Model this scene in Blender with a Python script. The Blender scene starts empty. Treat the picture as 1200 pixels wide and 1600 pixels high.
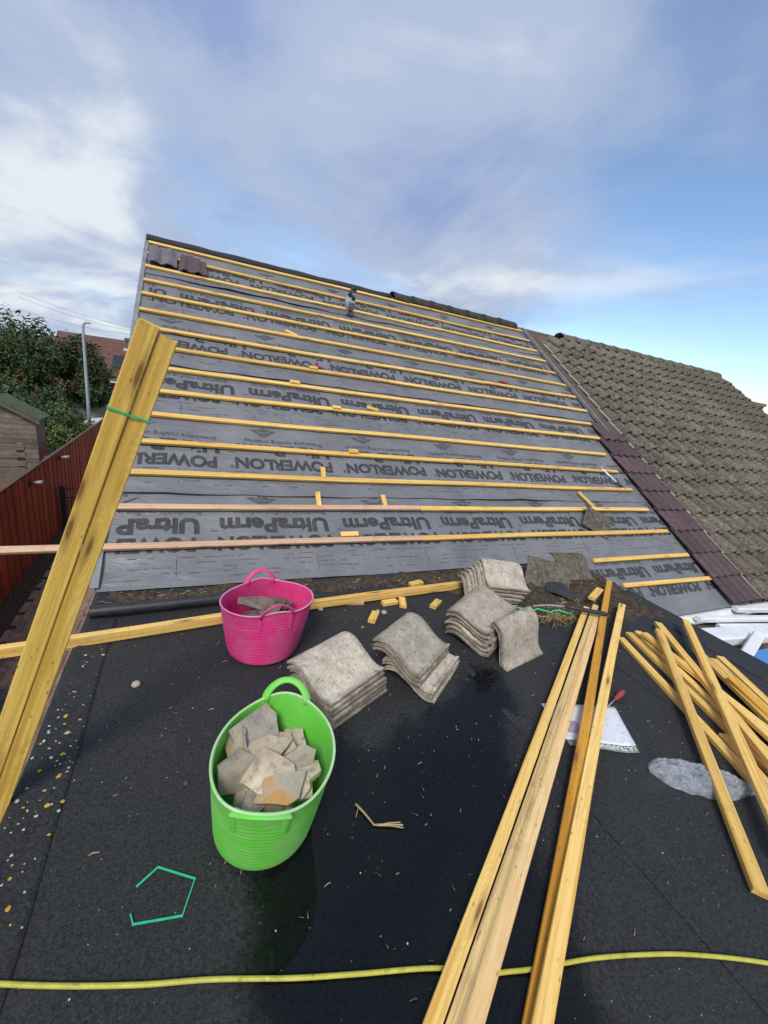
import bpy, bmesh, math, random
from math import sin, cos, pi, radians, sqrt, exp
from mathutils import Vector as V, Matrix, noise as MN
random.seed(7)
S = bpy.context.scene
COL = S.collection
# ------------------------------------------------------------------ camera
cam = bpy.data.cameras.new('camera'); co = bpy.data.objects.new('camera', cam); COL.objects.link(co)
cam.sensor_fit = 'VERTICAL'; cam.sensor_height = 24.0; cam.lens = 9.7075
cam.clip_start = 0.02; cam.clip_end = 3000
CR = Matrix(((0.90804953, -0.00194166, -0.4188583), (-0.39586659, 0.32280397, -0.85970183), (0.13687837, 0.94646385, 0.29235335)))
co.matrix_world = Matrix.Translation((0, 0, 1.5)) @ CR.to_4x4()
S.camera = co
# ------------------------------------------------------------------ sky, sun, exposure
SUN_EL, SUN_AZ = radians(48), radians(215)      # azimuth clockwise from +Y: behind the camera, to the left
w = bpy.data.worlds.new('World'); S.world = w; w.use_nodes = True
nt = w.node_tree; nt.nodes.clear()
def N(nt, typ, **kw):
    n = nt.nodes.new(typ)
    for k, v in kw.items():
        if k in n.inputs.keys() and not hasattr(n, k): n.inputs[k].default_value = v
        elif hasattr(n, k): setattr(n, k, v)
        else: n.inputs[k.replace('_', ' ')].default_value = v
    return n
def L(nt, a, b): nt.links.new(a, b)
def ramp(nt, fac, stops, interp='LINEAR'):
    r = nt.nodes.new('ShaderNodeValToRGB'); r.color_ramp.interpolation = interp
    e = r.color_ramp.elements
    while len(e) < len(stops): e.new(0.5)
    for el, (p, c) in zip(e, stops):
        el.position = p
        el.color = (c, c, c, 1) if isinstance(c, (int, float)) else (*c[:3], 1)
    if fac is not None: L(nt, fac, r.inputs[0])
    return r
def math_(nt, op, a, b=None):
    n = nt.nodes.new('ShaderNodeMath'); n.operation = op
    for i, x in enumerate((a, b)):
        if x is None: continue
        if isinstance(x, (int, float)): n.inputs[i].default_value = x
        else: L(nt, x, n.inputs[i])
    return n.outputs[0]
def mixc(nt, fac, a, b, mode='MIX'):
    n = nt.nodes.new('ShaderNodeMix'); n.data_type = 'RGBA'; n.blend_type = mode
    for i, x in ((0, fac), (6, a), (7, b)):
        if isinstance(x, (int, float)): n.inputs[i].default_value = x
        elif isinstance(x, tuple): n.inputs[i].default_value = (*x[:3], 1)
        else: L(nt, x, n.inputs[i])
    return n.outputs[2]
sky = N(nt, 'ShaderNodeTexSky', sky_type='NISHITA', sun_disc=False, sun_elevation=SUN_EL, sun_rotation=SUN_AZ, air_density=1.0, dust_density=0.15, ozone_density=3.0)
bg1 = N(nt, 'ShaderNodeBackground', Strength=0.125); L(nt, sky.outputs[0], bg1.inputs[0])
tc = N(nt, 'ShaderNodeTexCoord'); sep = N(nt, 'ShaderNodeSeparateXYZ'); L(nt, tc.outputs['Generated'], sep.inputs[0])
zz = math_(nt, 'ADD', math_(nt, 'MAXIMUM', sep.outputs[2], 0.0), 0.22)
cmb = N(nt, 'ShaderNodeCombineXYZ'); L(nt, math_(nt, 'DIVIDE', sep.outputs[0], zz), cmb.inputs[0]); L(nt, math_(nt, 'DIVIDE', sep.outputs[1], zz), cmb.inputs[1])
mp = N(nt, 'ShaderNodeMapping'); L(nt, cmb.outputs[0], mp.inputs[0]); mp.inputs['Location'].default_value = (3.1, 0.65, 0.0); mp.inputs['Rotation'].default_value = (0, 0, 0.5)
n1 = N(nt, 'ShaderNodeTexNoise', Scale=0.85, Detail=8.0, Roughness=0.55, Distortion=0.5); L(nt, mp.outputs[0], n1.inputs['Vector'])
def lobes(base, spec):
    out = base
    for d_, deg, amt in spec:
        vm = N(nt, 'ShaderNodeVectorMath', operation='DOT_PRODUCT'); L(nt, tc.outputs['Generated'], vm.inputs[0]); vm.inputs[1].default_value = d_
        mr = N(nt, 'ShaderNodeMapRange', interpolation_type='SMOOTHSTEP'); L(nt, vm.outputs['Value'], mr.inputs[0]); mr.inputs[1].default_value = cos(radians(deg)); mr.inputs[2].default_value = 1.0
        out = math_(nt, 'ADD', out, math_(nt, 'MULTIPLY', mr.outputs[0], amt))
    return out
BR, BM, BT, WL_, WM_, WL2, DK, TR = (0.813, 0.565, 0.142), (0.097, 0.961, 0.26), (-0.025, 0.901, 0.432), (-0.26, 0.958, 0.117), (0.448, 0.829, 0.334), (-0.132, 0.967, 0.217), (0.26, 0.861, 0.437), (0.596, 0.6, 0.533)
cover = ramp(nt, lobes(n1.outputs[0], [(BR, 24, -0.30), (BM, 13, -0.10), (BT, 16, -0.045), (WL_, 30, 0.09), (WL2, 18, 0.02), (WM_, 30, 0.08), (TR, 34, 0.06)]), [(0.30, 0.02), (0.45, 0.62), (0.58, 1.0)], 'EASE')
mp2 = N(nt, 'ShaderNodeMapping'); L(nt, cmb.outputs[0], mp2.inputs[0]); mp2.inputs['Location'].default_value = (8.3, 4.1, 0)
n2 = N(nt, 'ShaderNodeTexNoise', Scale=1.2, Detail=8.0, Roughness=0.55, Distortion=0.5); L(nt, mp2.outputs[0], n2.inputs['Vector'])
ccol = ramp(nt, lobes(n2.outputs[0], [(WM_, 24, 0.10), (WL_, 16, 0.09), (DK, 24, -0.08), (TR, 32, -0.08)]), [(0.30, (0.225, 0.305, 0.52)), (0.5, (0.36, 0.43, 0.58)), (0.72, (0.64, 0.68, 0.73))], 'EASE')
bg2 = N(nt, 'ShaderNodeBackground', Strength=0.88); L(nt, ccol.outputs[0], bg2.inputs[0])
mxs = N(nt, 'ShaderNodeMixShader'); L(nt, cover.outputs[0], mxs.inputs[0]); L(nt, bg1.outputs[0], mxs.inputs[1]); L(nt, bg2.outputs[0], mxs.inputs[2])
wo = N(nt, 'ShaderNodeOutputWorld'); L(nt, mxs.outputs[0], wo.inputs[0])
sl = bpy.data.lights.new('sun', 'SUN'); sl.energy = 2.1; sl.angle = radians(18); sl.color = (1, 0.95, 0.87)
so = bpy.data.objects.new('sun', sl); COL.objects.link(so)
sd = V((sin(SUN_AZ) * cos(SUN_EL), cos(SUN_AZ) * cos(SUN_EL), sin(SUN_EL)))
so.rotation_euler = sd.to_track_quat('Z', 'Y').to_euler(); so.location = (-4, -6, 12)
vs = S.view_settings; vs.view_transform = 'Standard'; vs.look = 'None'; vs.gamma = 1.0; vs.exposure = 0.50; vs.use_curve_mapping = False
S.render.engine = 'CYCLES'
# ------------------------------------------------------------------ materials
MT = {}
def newmat(name):
    m = bpy.data.materials.new(name); m.use_nodes = True; MT[name] = m
    t = m.node_tree; b = t.nodes['Principled BSDF']
    return m, t, b
def coords(t, scale=(1, 1, 1), rnd=False, space='Object'):
    tcn = t.nodes.new('ShaderNodeTexCoord'); mpn = t.nodes.new('ShaderNodeMapping')
    src = tcn.outputs[space]
    if rnd:
        oi = t.nodes.new('ShaderNodeObjectInfo')
        va = t.nodes.new('ShaderNodeVectorMath'); va.operation = 'ADD'
        mu = math_(t, 'MULTIPLY', oi.outputs['Random'], 37.0)
        L(t, src, va.inputs[0]); L(t, mu, va.inputs[1]); src = va.outputs[0]
    L(t, src, mpn.inputs[0]); mpn.inputs['Scale'].default_value = scale
    return mpn.outputs[0]
def noise(t, vec, scale, detail=4, rough=0.55, dist=0.0):
    n = t.nodes.new('ShaderNodeTexNoise'); L(t, vec, n.inputs['Vector'])
    n.inputs['Scale'].default_value = scale; n.inputs['Detail'].default_value = detail
    n.inputs['Roughness'].default_value = rough; n.inputs['Distortion'].default_value = dist
    return n.outputs[0]
def bump(t, b, h, strength=0.3, dist=0.01):
    n = t.nodes.new('ShaderNodeBump'); n.inputs['Strength'].default_value = strength; n.inputs['Distance'].default_value = dist
    L(t, h, n.inputs['Height']); L(t, n.outputs[0], b.inputs['Normal'])
def rough(t, b, val, spec=0.4):
    b.inputs['Specular IOR Level'].default_value = spec
    if isinstance(val, (int, float)): b.inputs['Roughness'].default_value = val
    else: L(t, val, b.inputs['Roughness'])
def speckle(name, c1, c2, scale, rgh=0.8, bs=0.3, bd=0.004, spec=0.3, detail=6, lo=0.35, hi=0.65, rnd=False, extra=None, space='Object'):
    """two-tone noise material with fine relief"""
    m, t, b = newmat(name); v = coords(t, rnd=rnd, space=space)
    n = noise(t, v, scale, detail, 0.65); c = ramp(t, n, [(lo, c1), (hi, c2)]).outputs[0]
    if rnd:
        oi = t.nodes.new('ShaderNodeObjectInfo')
        k = ramp(t, oi.outputs['Random'], [(0, 0.70), (1, 1.22)]).outputs[0]; c = mixc(t, 1.0, c, k, 'MULTIPLY')
    if extra: c = extra(t, v, c)
    L(t, c, b.inputs['Base Color']); rough(t, b, rgh, spec)
    if bs: bump(t, b, noise(t, v, scale * 2.2, 5, 0.7), bs, bd)
    return m
def wood(name, light, dark, knot, tint=(0.86, 1.1), stain=0.35, rgh=0.62, grain=55):
    m, t, b = newmat(name)
    v = coords(t, (1, 1, 1), True)
    mpn = t.nodes.new('ShaderNodeMapping'); L(t, v, mpn.inputs[0]); mpn.inputs['Scale'].default_value = (0.9, grain, grain)
    wob = noise(t, v, 2.0, 2); 
    g = noise(t, mpn.outputs[0], 1.0, 5, 0.6, 0.6)
    c = ramp(t, g, [(0.36, dark), (0.58, light)]).outputs[0]
    mpf = t.nodes.new('ShaderNodeMapping'); L(t, v, mpf.inputs[0]); mpf.inputs['Scale'].default_value = (5, 210, 210)
    gf = noise(t, mpf.outputs[0], 1.0, 3, 0.6, 0.3); c = mixc(t, ramp(t, gf, [(0.52, 0.0), (0.70, 0.5)]).outputs[0], c, tuple(q * 0.75 for q in dark))
    # cathedral figure
    mp3 = t.nodes.new('ShaderNodeMapping'); L(t, v, mp3.inputs[0]); mp3.inputs['Scale'].default_value = (0.7, 9, 9)
    g2 = noise(t, mp3.outputs[0], 1.0, 1, 0.4, 0.8)
    mpk = t.nodes.new('ShaderNodeMapping'); L(t, v, mpk.inputs[0]); mpk.inputs['Scale'].default_value = (2.6, 15, 15)
    vk = t.nodes.new('ShaderNodeTexVoronoi'); L(t, mpk.outputs[0], vk.inputs['Vector']); vk.inputs['Scale'].default_value = 1.0
    kd = vk.outputs['Distance']; pull = ramp(t, kd, [(0.0, 0.30), (0.5, 0.0)]).outputs[0]
    w2 = math_(t, 'FRACT', math_(t, 'MULTIPLY', math_(t, 'ADD', g2, pull), 24.0))
    dots = t.nodes.new('ShaderNodeTexVoronoi'); mpd = t.nodes.new('ShaderNodeMapping'); L(t, v, mpd.inputs[0]); mpd.inputs['Scale'].default_value = (16, 45, 45); L(t, mpd.outputs[0], dots.inputs['Vector']); dots.inputs['Scale'].default_value = 1.0
    c = mixc(t, ramp(t, w2, [(0.0, 0.40), (0.3, 0.0), (0.6, 0.0), (1, 0.40)]).outputs[0], c, dark)
    c = mixc(t, ramp(t, dots.outputs['Distance'], [(0.08, 0.7), (0.16, 0.0)]).outputs[0], c, tuple(q * 0.4 for q in dark))
    # knots
    c = mixc(t, ramp(t, kd, [(0.07, 0.9), (0.12, 0.4), (0.25, 0.0)]).outputs[0], c, knot)
    # weather stain
    st = noise(t, v, 5.0, 8, 0.75)
    c = mixc(t, ramp(t, st, [(0.55, 0.0), (0.75, stain)]).outputs[0], c, (0.16, 0.12, 0.07))
    oi = t.nodes.new('ShaderNodeObjectInfo')
    k = ramp(t, oi.outputs['Random'], [(0, tuple(tint[0] * q for q in (0.97, 0.95, 0.9))), (0.5, (1, 1, 1)), (1, tuple(tint[1] * q for q in (1, 1.02, 1.1)))]).outputs[0]
    c = mixc(t, 1.0, c, k, 'MULTIPLY')
    L(t, c, b.inputs['Base Color']); rough(t, b, rgh, 0.35)
    bump(t, b, g, 0.25, 0.002)
    return m
wood('batten_wood', (0.86, 0.585, 0.19), (0.66, 0.37, 0.075), (0.20, 0.085, 0.025))
wood('rosy_wood', (0.82, 0.57, 0.27), (0.64, 0.39, 0.15), (0.20, 0.085, 0.03))
wood('stained_wood', (0.76, 0.52, 0.20), (0.40, 0.27, 0.12), (0.20, 0.085, 0.025), stain=0.8)
wood('orange_wood', (0.72, 0.37, 0.05), (0.50, 0.22, 0.02), (0.20, 0.085, 0.025))
wood('pink_wood', (0.66, 0.44, 0.28), (0.48, 0.29, 0.17), (0.17, 0.06, 0.03), stain=0.75)
wood('bundle_wood', (0.80, 0.54, 0.13), (0.54, 0.31, 0.045), (0.17, 0.07, 0.02), stain=0.3, grain=40)
wood('old_board', (0.22, 0.17, 0.13), (0.12, 0.09, 0.07), (0.05, 0.04, 0.03), stain=0.4)
def felt_extra(t, v, c):
    d = noise(t, v, 170, 3, 0.6); c = mixc(t, ramp(t, d, [(0.60, 0.0), (0.70, 0.6)]).outputs[0], c, (0.11, 0.118, 0.125))
    d2 = noise(t, v, 1.3, 5, 0.65); c = mixc(t, ramp(t, d2, [(0.45, 0.0), (0.75, 0.35)]).outputs[0], c, (0.050, 0.042, 0.032))
    d3 = noise(t, v, 4.5, 7, 0.7); c = mixc(t, ramp(t, d3, [(0.55, 0.0), (0.75, 0.3)]).outputs[0], c, (0.07, 0.068, 0.064))
    return c
speckle('felt', (0.005, 0.0058, 0.0068), (0.036, 0.039, 0.043), 90, 0.72, 1.0, 0.006, 0.45, extra=felt_extra)
speckle('underlay', (0.135, 0.137, 0.147), (0.198, 0.200, 0.212), 3.0, 0.40, 0.0, spec=0.5, lo=0.3, hi=0.7)
def tune_underlay():
    t = MT['underlay'].node_tree; b = t.nodes['Principled BSDF']
    v = coords(t, (1.0, 1, 1)); mpn = t.nodes.new('ShaderNodeMapping'); L(t, v, mpn.inputs[0]); mpn.inputs['Scale'].default_value = (2.5, 9, 9)
    h = noise(t, mpn.outputs[0], 1.6, 6, 0.6, 0.8); bump(t, b, h, 0.75, 0.024)
    src = b.inputs['Base Color'].links[0].from_socket
    dust = noise(t, v, 5.5, 8, 0.72)
    c = mixc(t, ramp(t, dust, [(0.60, 0.0), (0.70, 0.6)]).outputs[0], src, (0.12, 0.098, 0.072))
    foot_ = noise(t, v, 1.1, 5, 0.6); c = mixc(t, ramp(t, foot_, [(0.5, 0.0), (0.75, 0.35)]).outputs[0], c, (0.24, 0.235, 0.225)); L(t, c, b.inputs['Base Color'])
tune_underlay()
speckle('print_ink', (0.030, 0.030, 0.032), (0.062, 0.062, 0.066), 22, 0.5, 0.0, spec=0.4)
speckle('print_thin', (0.06, 0.06, 0.064), (0.11, 0.11, 0.118), 30, 0.5, 0.0, spec=0.4)
def moss_extra(t, v, c):
    d = noise(t, v, 5, 7, 0.75); c = mixc(t, ramp(t, d, [(0.48, 0.0), (0.64, 0.6)]).outputs[0], c, (0.215, 0.20, 0.155))
    d = noise(t, v, 26, 4, 0.7); c = mixc(t, ramp(t, d, [(0.57, 0.0), (0.68, 0.7)]).outputs[0], c, (0.42, 0.40, 0.34))
    d = noise(t, v, 11, 5, 0.7); c = mixc(t, ramp(t, d, [(0.58, 0.0), (0.72, 0.6)]).outputs[0], c, (0.04, 0.04, 0.025))
    d = noise(t, v, 2.2, 3, 0.6); c = mixc(t, ramp(t, d, [(0.58, 0.0), (0.78, 0.4)]).outputs[0], c, (0.15, 0.095, 0.055))
    return c
speckle('mossy_tile', (0.085, 0.073, 0.056), (0.225, 0.195, 0.150), 30, 0.92, 1.0, 0.02, 0.2, rnd=True, extra=moss_extra)
def oldtile_extra(t, v, c):
    d = noise(t, v, 13, 8, 0.78, 0.2); c = mixc(t, ramp(t, d, [(0.48, 0.0), (0.66, 0.75)]).outputs[0], c, (0.20, 0.16, 0.115))
    d = noise(t, v, 60, 3, 0.6); c = mixc(t, ramp(t, d, [(0.60, 0.0), (0.68, 0.7)]).outputs[0], c, (0.10, 0.085, 0.065))
    gc = t.nodes.new('ShaderNodeTexCoord'); sp_ = t.nodes.new('ShaderNodeSeparateXYZ'); L(t, gc.outputs['Generated'], sp_.inputs[0])
    ex = math_(t, 'MAXIMUM', math_(t, 'ABSOLUTE', math_(t, 'SUBTRACT', sp_.outputs[0], 0.5)), math_(t, 'ABSOLUTE', math_(t, 'SUBTRACT', sp_.outputs[1], 0.5)))
    ex = math_(t, 'ADD', ex, math_(t, 'MULTIPLY', math_(t, 'SUBTRACT', noise(t, v, 12, 6, 0.75), 0.5), 0.42))
    c = mixc(t, ramp(t, ex, [(0.44, 0.0), (0.53, 0.65)]).outputs[0], c, (0.13, 0.10, 0.07))
    return c
speckle('old_tile', (0.37, 0.315, 0.24), (0.62, 0.56, 0.46), 26, 0.85, 0.7, 0.005, 0.25, rnd=True, extra=oldtile_extra)
def rust_extra(t, v, c):
    oi = t.nodes.new('ShaderNodeObjectInfo'); k_ = math_(t, 'FRACT', math_(t, 'MULTIPLY', oi.outputs['Random'], 7.3))
    c = mixc(t, 1.0, c, ramp(t, k_, [(0.0, (0.62, 0.62, 0.64)), (0.4, (1.0, 0.95, 0.86)), (0.7, (0.85, 0.74, 0.58)), (1.0, (1.1, 1.06, 1.0))]).outputs[0], 'MULTIPLY')
    d = noise(t, v, 30, 5, 0.7); c = mixc(t, ramp(t, d, [(0.52, 0.0), (0.66, 0.6)]).outputs[0], c, (0.16, 0.13, 0.10))
    d = noise(t, v, 6, 5, 0.7); c = mixc(t, ramp(t, d, [(0.58, 0.0), (0.68, 0.7)]).outputs[0], c, (0.42, 0.24, 0.09))
    return c
speckle('rubble', (0.36, 0.32, 0.26), (0.60, 0.55, 0.46), 9, 0.9, 0.6, 0.004, 0.2, rnd=True, extra=rust_extra)
speckle('rusty_rubble', (0.30, 0.27, 0.22), (0.46, 0.41, 0.33), 9, 0.9, 0.6, 0.004, 0.2, extra=lambda t, v, c: mixc(t, ramp(t, noise(t, v, 9, 5, 0.7), [(0.46, 0.0), (0.58, 0.85)]).outputs[0], c, (0.46, 0.23, 0.06)))
speckle('dark_rubble', (0.07, 0.055, 0.05), (0.22, 0.17, 0.14), 14, 0.9, 0.6, 0.004, 0.2, rnd=True)
speckle('plum_tile', (0.062, 0.036, 0.040), (0.098, 0.060, 0.064), 20, 0.6, 0.25, 0.002, 0.4, rnd=True)
speckle('grey_tile', (0.10, 0.09, 0.10), (0.17, 0.155, 0.165), 20, 0.65, 0.25, 0.002, 0.4)
def tub(name, c1, c2, dirt):
    def ex(t, v, c):
        d = noise(t, v, 5, 8, 0.72); c = mixc(t, ramp(t, d, [(0.42, 0.0), (0.68, 0.65)]).outputs[0], c, dirt)
        mpz = t.nodes.new('ShaderNodeMapping'); L(t, v, mpz.inputs[0]); mpz.inputs['Scale'].default_value = (9, 9, 60)
        d = noise(t, mpz.outputs[0], 1.0, 5, 0.7, 0.4); c = mixc(t, ramp(t, d, [(0.58, 0.0), (0.70, 0.55)]).outputs[0], c, tuple(min(1, q * 1.25 + 0.05) for q in dirt))
        d = noise(t, v, 24, 5, 0.7); return mixc(t, ramp(t, d, [(0.64, 0.0), (0.72, 0.5)]).outputs[0], c, (0.10, 0.085, 0.06))
    m = speckle(name, c1, c2, 4, 0.52, 0.15, 0.002, 0.45, extra=ex)
    b = m.node_tree.nodes['Principled BSDF']; b.inputs['Subsurface Weight'].default_value = 0.0
    return m
tub('green_plastic', (0.12, 0.57, 0.045), (0.17, 0.64, 0.075), (0.32, 0.52, 0.22))
tub('green_rim', (0.30, 0.60, 0.20), (0.42, 0.64, 0.32), (0.50, 0.58, 0.42))
tub('pink_rim', (0.74, 0.16, 0.33), (0.80, 0.25, 0.42), (0.62, 0.34, 0.42))
tub('pink_plastic', (0.72, 0.035, 0.20), (0.80, 0.055, 0.26), (0.55, 0.16, 0.27))
def white_extra(t, v, c):
    d = noise(t, v, 8, 6, 0.7); return mixc(t, ramp(t, d, [(0.55, 0.0), (0.75, 0.35)]).outputs[0], c, (0.35, 0.36, 0.33))
speckle('white_plastic', (0.70, 0.71, 0.72), (0.80, 0.81, 0.82), 5, 0.35, 0.0, spec=0.5, extra=white_extra)
speckle('black_plastic', (0.018, 0.018, 0.02), (0.034, 0.034, 0.037), 12, 0.45, 0.2, 0.003, 0.5)
speckle('grey_metal', (0.22, 0.24, 0.25), (0.34, 0.36, 0.37), 15, 0.45, 0.1, 0.001, 0.5)
speckle('dark_metal', (0.02, 0.02, 0.02), (0.05, 0.05, 0.05), 25, 0.5, 0.1, 0.001, 0.5)
speckle('dark_ridge', (0.028, 0.028, 0.024), (0.075, 0.070, 0.058), 16, 0.9, 0.8, 0.012, 0.2)
speckle('lead', (0.15, 0.155, 0.165), (0.26, 0.265, 0.275), 8, 0.55, 0.4, 0.004, 0.4)
speckle('brown_board', (0.075, 0.052, 0.040), (0.13, 0.095, 0.072), 14, 0.8, 0.2, 0.002, 0.3)
speckle('mortar', (0.28, 0.26, 0.22), (0.42, 0.39, 0.33), 18, 0.9, 0.5, 0.005, 0.2)
speckle('soil', (0.035, 0.026, 0.018), (0.11, 0.085, 0.06), 28, 0.95, 1.0, 0.012, 0.15)
speckle('straw', (0.28, 0.19, 0.09), (0.46, 0.34, 0.18), 20, 0.8, 0.0)
speckle('fleck', (0.35, 0.33, 0.29), (0.58, 0.56, 0.5), 20, 0.85, 0.0)
speckle('lichen_pale', (0.34, 0.35, 0.25), (0.50, 0.50, 0.40), 60, 0.95, 0.5, 0.003, 0.1)
speckle('lichen_yellow', (0.40, 0.24, 0.02), (0.60, 0.42, 0.06), 60, 0.95, 0.5, 0.003, 0.1)
speckle('fence_red', (0.27, 0.048, 0.020), (0.36, 0.074, 0.030), 6, 0.75, 0.2, 0.003, 0.3, rnd=True)
speckle('paving', (0.20, 0.135, 0.105), (0.30, 0.21, 0.165), 12, 0.9, 0.4, 0.003, 0.2, rnd=True)
speckle('paving_joint', (0.07, 0.06, 0.05), (0.11, 0.10, 0.08), 30, 0.95, 0.4, 0.003, 0.2)
speckle('ground', (0.05, 0.065, 0.025), (0.11, 0.12, 0.06), 0.8, 0.95, 0.3, 0.02, 0.2)
speckle('asphalt', (0.045, 0.045, 0.046), (0.065, 0.064, 0.062), 20, 0.9, 0.3, 0.004, 0.2)
speckle('leaf_green', (0.018, 0.040, 0.012), (0.060, 0.105, 0.030), 1.6, 0.6, 0.0, spec=0.3)
speckle('leaf_red', (0.030, 0.070, 0.018), (0.14, 0.045, 0.024), 2.2, 0.6, 0.0, spec=0.3, lo=0.50, hi=0.68)
speckle('leaf_light', (0.035, 0.070, 0.016), (0.12, 0.16, 0.045), 2.0, 0.6, 0.0, spec=0.3)
speckle('bark', (0.05, 0.04, 0.03), (0.11, 0.09, 0.07), 9, 0.95, 0.6, 0.02, 0.1)
speckle('shed_board', (0.15, 0.12, 0.10), (0.24, 0.20, 0.165), 7, 0.9, 0.3, 0.004, 0.2, rnd=True)
speckle('green_felt', (0.07, 0.085, 0.055), (0.12, 0.15, 0.085), 9, 0.95, 0.3, 0.004, 0.1)
speckle('far_roof', (0.10, 0.055, 0.045), (0.16, 0.095, 0.075), 3, 0.9, 0.3, 0.01, 0.2)
speckle('strap_green', (0.015, 0.42, 0.19), (0.03, 0.55, 0.27), 30, 0.4, 0.0, spec=0.5)
speckle('cable_yellow', (0.40, 0.38, 0.05), (0.52, 0.49, 0.08), 30, 0.5, 0.2, 0.001, 0.4, extra=lambda t, v, c: mixc(t, ramp(t, noise(t, v, 26, 5, 0.7), [(0.58, 0.0), (0.68, 0.6)]).outputs[0], c, (0.10, 0.09, 0.03)))
speckle('red_plastic', (0.27, 0.035, 0.03), (0.36, 0.06, 0.05), 20, 0.4, 0.0, spec=0.5)
speckle('stone', (0.36, 0.27, 0.22), (0.52, 0.42, 0.36), 30, 0.9, 0.4, 0.003, 0.2)
speckle('chimney_brick', (0.24, 0.13, 0.06), (0.36, 0.21, 0.10), 6, 0.9, 0.4, 0.006, 0.2)
speckle('galvanised', (0.30, 0.36, 0.37), (0.40, 0.46, 0.47), 3, 0.5, 0.0, spec=0.4)
speckle('van_white', (0.72, 0.73, 0.75), (0.80, 0.81, 0.83), 2, 0.25, 0.0, spec=0.5)
speckle('glass_dark', (0.02, 0.025, 0.03), (0.04, 0.045, 0.05), 3, 0.08, 0.0, spec=0.6)
def brickmat():
    m, t, b = newmat('brick'); v = coords(t)
    mpn = t.nodes.new('ShaderNodeMapping'); L(t, v, mpn.inputs[0]); mpn.inputs['Rotation'].default_value = (radians(90), 0, radians(90))
    br = t.nodes.new('ShaderNodeTexBrick'); L(t, mpn.outputs[0], br.inputs['Vector'])
    br.inputs['Color1'].default_value = (0.23, 0.09, 0.055, 1); br.inputs['Color2'].default_value = (0.30, 0.13, 0.08, 1); br.inputs['Mortar'].default_value = (0.34, 0.31, 0.27, 1)
    br.inputs['Scale'].default_value = 1.0; br.inputs['Brick Width'].default_value = 0.225; br.inputs['Row Height'].default_value = 0.075; br.inputs['Mortar Size'].default_value = 0.006
    L(t, br.outputs[0], b.inputs['Base Color']); rough(t, b, 0.9, 0.2)
brickmat()
def watermat():
    m, t, b = newmat('rain_water'); t.nodes.remove(b)
    out = t.nodes['Material Output']; gl = t.nodes.new('ShaderNodeBsdfGlossy'); gl.inputs['Roughness'].default_value = 0.015
    tr = t.nodes.new('ShaderNodeBsdfTransparent'); 
    at_ = t.nodes.new('ShaderNodeAttribute'); at_.attribute_name = 'depth'
    nz = noise(t, coords(t), 60, 4, 0.7); dd = math_(t, 'ADD', at_.outputs['Fac'], math_(t, 'MULTIPLY', math_(t, 'SUBTRACT', nz, 0.5), 0.9))
    dep = ramp(t, dd, [(0.0, 0.0), (0.9, 1.0)], 'EASE').outputs[0]
    L(t, mixc(t, dep, (0.98, 0.98, 0.98), (0.52, 0.555, 0.58)), tr.inputs[0])
    fr = t.nodes.new('ShaderNodeFresnel'); fr.inputs[0].default_value = 1.37
    bp = t.nodes.new('ShaderNodeBump'); bp.inputs['Strength'].default_value = 0.05; bp.inputs['Distance'].default_value = 0.002
    L(t, noise(t, coords(t), 14, 2), bp.inputs['Height']); L(t, bp.outputs[0], gl.inputs['Normal'])
    mx = t.nodes.new('ShaderNodeMixShader'); L(t, math_(t, 'MULTIPLY', fr.outputs[0], dep), mx.inputs[0]); L(t, tr.outputs[0], mx.inputs[1]); L(t, gl.outputs[0], mx.inputs[2]); L(t, mx.outputs[0], out.inputs[0])
watermat()
def filmmat(name, col, alpha, rg):
    m, t, b = newmat(name); v = coords(t)
    b.inputs['Base Color'].default_value = (*col, 1); rough(t, b, rg, 0.5)
    L(t, ramp(t, noise(t, v, 16, 5, 0.7, 1.5), [(0.35, alpha * 0.55), (0.65, alpha)]).outputs[0], b.inputs['Alpha'])
    bump(t, b, noise(t, v, 26, 5, 0.6, 2.0), 0.8, 0.008)
filmmat('clear_film', (0.62, 0.66, 0.73), 0.46, 0.12)
def glassmat():
    m, t, b = newmat('blue_glass'); b.inputs['Base Color'].default_value = (0.035, 0.20, 0.52, 1); rough(t, b, 0.06, 0.6)
glassmat()
def papermat():
    m, t, b = newmat('leaflet_paper'); v = coords(t)
    mpn = t.nodes.new('ShaderNodeMapping'); L(t, v, mpn.inputs[0]); mpn.inputs['Scale'].default_value = (26, 62, 1)
    g = noise(t, mpn.outputs[0], 1.0, 3, 0.6); c = ramp(t, g, [(0.44, (0.66, 0.68, 0.74)), (0.52, (0.74, 0.76, 0.82)), (0.56, (0.74, 0.76, 0.82)), (0.64, (0.50, 0.52, 0.60))]).outputs[0]
    L(t, c, b.inputs['Base Color']); rough(t, b, 0.4, 0.4)
papermat()
speckle('leaflet_green', (0.16, 0.21, 0.17), (0.20, 0.26, 0.21), 30, 0.5, 0.0)
speckle('paper_print', (0.30, 0.24, 0.36), (0.45, 0.40, 0.50), 25, 0.5, 0.0)
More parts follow.
